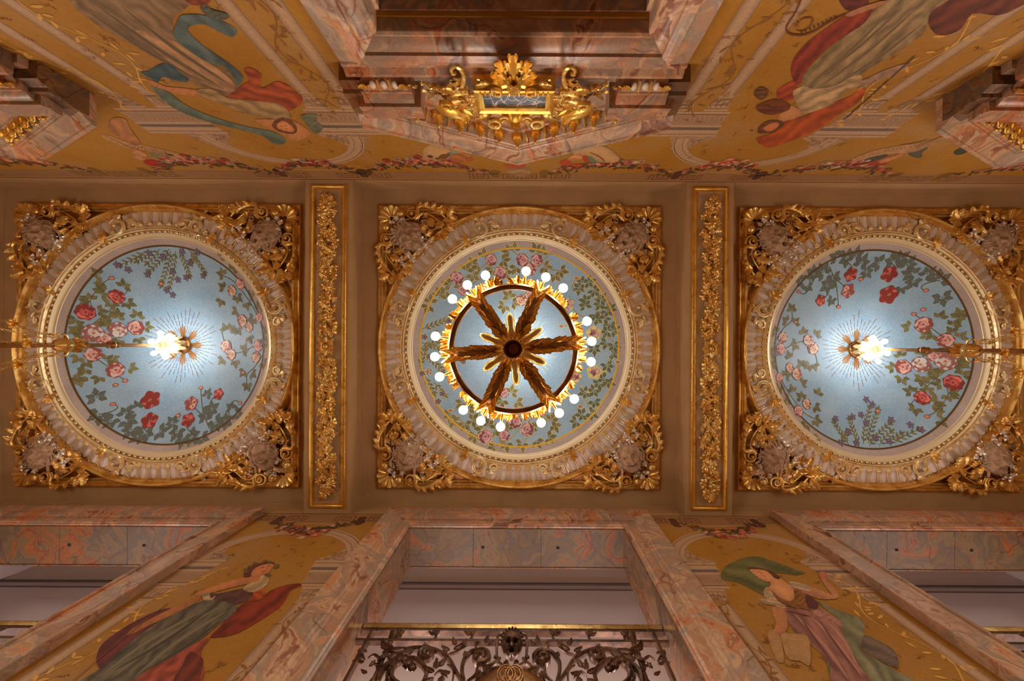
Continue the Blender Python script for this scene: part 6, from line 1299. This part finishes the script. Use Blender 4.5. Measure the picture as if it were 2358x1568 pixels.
m.l += 1; m.poly(Rr([(570, 620), (750, 540), (1000, 485), (1070, 500), (900, 570), (700, 630)]), (70, 68, 50)); m.poly(Rr([(620, 650), (850, 600), (900, 620), (1070, 640), (900, 680), (700, 690)]), (150, 54, 26)); m.poly(Rr([(1410, 460), (1560, 430), (1720, 360), (1730, 390), (1650, 450), (1640, 530), (1550, 540), (1450, 510)]), (84, 76, 60)); m.poly(Rr([(2180, 440), (2300, 380), (2400, 370), (2400, 450), (2240, 495)]), (60, 62, 36)); m.poly(Rr([(900, 590), (1100, 510), (1300, 470), (1300, 500), (1120, 580), (950, 630)]), (176, 110, 72), (-.3, .3, .2))
m.done('painted_ribbon', 'painted inscribed ribbon above the right meander, letters faint and upside down')
# --- cherubs and shells over the middle pediment
m = Mural('top'); m.l = L0; Rc = lambda L: [(900 + x / 7.369, 300 + y / 7.369) for x, y in L]; Rd = lambda L: [(1240 + x / 7.369, 300 + y / 7.369) for x, y in L]
m.poly(Rc([(555, 330), (650, 250), (820, 250), (1000, 330), (1250, 400), (1350, 440), (1000, 480), (810, 522), (560, 512), (548, 420)]), (172, 132, 84), (.2, .12, .14)); m.poly(Rc([(890, 500), (940, 400), (1080, 335), (1160, 365), (1050, 440), (980, 510)]), (122, 122, 96), (.6, .2, .2)); m.poly(Rc([(805, 480), (840, 420), (920, 400), (1000, 405), (960, 465), (860, 520)]), (112, 68, 22)); m.poly(Rc([(960, 510), (1080, 400), (1240, 400), (1320, 470), (1280, 530), (1100, 540)]), (158, 92, 44), (.3, .3, .2)); m.poly(Rc([(900, 560), (1000, 535), (1110, 560), (1050, 592), (930, 588)]), (176, 62, 26)); m.poly(Rc([(1290, 460), (1400, 470), (1380, 520), (1300, 520)]), (160, 76, 30))
m.poly(Rc([(1900, 590), (2140, 570), (2280, 580), (2250, 620), (2060, 655), (1980, 610)]), (164, 66, 34)); m.poly(Rc([(1990, 640), (2200, 640), (2358, 620), (2358, 760), (2200, 790), (2020, 740)]), (150, 112, 70), (.1, .3, .2))
m.poly(Rd([(560, 360), (700, 310), (950, 280), (1100, 270), (1230, 330), (1350, 430), (1370, 500), (1300, 545), (1120, 550), (1000, 540), (780, 430), (640, 440)]), (174, 134, 86), (.2, .12, .14)); m.line(Rd([(860, 370), (1000, 430), (1100, 500), (1110, 550)]), 3, (112, 70, 26)); m.poly(Rd([(800, 440), (900, 450), (1000, 555), (880, 560), (820, 500)]), (100, 106, 80)); m.poly(Rd([(480, 500), (560, 430), (700, 400), (760, 440), (700, 500), (560, 530)]), (176, 116, 70), (.2, .3, .2)); m.poly(Rd([(360, 550), (450, 500), (560, 550), (480, 600), (400, 590)]), (166, 62, 28)); m.poly(Rd([(750, 440), (820, 440), (860, 540), (780, 530)]), (162, 58, 24)); m.poly(Rd([(540, 590), (640, 570), (740, 580), (700, 620), (600, 620)]), (170, 66, 22)); m.poly(Rd([(160, 480), (320, 420), (500, 390), (440, 430), (300, 470)]), (128, 118, 84))
m.done('painted_cherubs', 'painted cherubs, cream shells and flowers above the middle pediment')
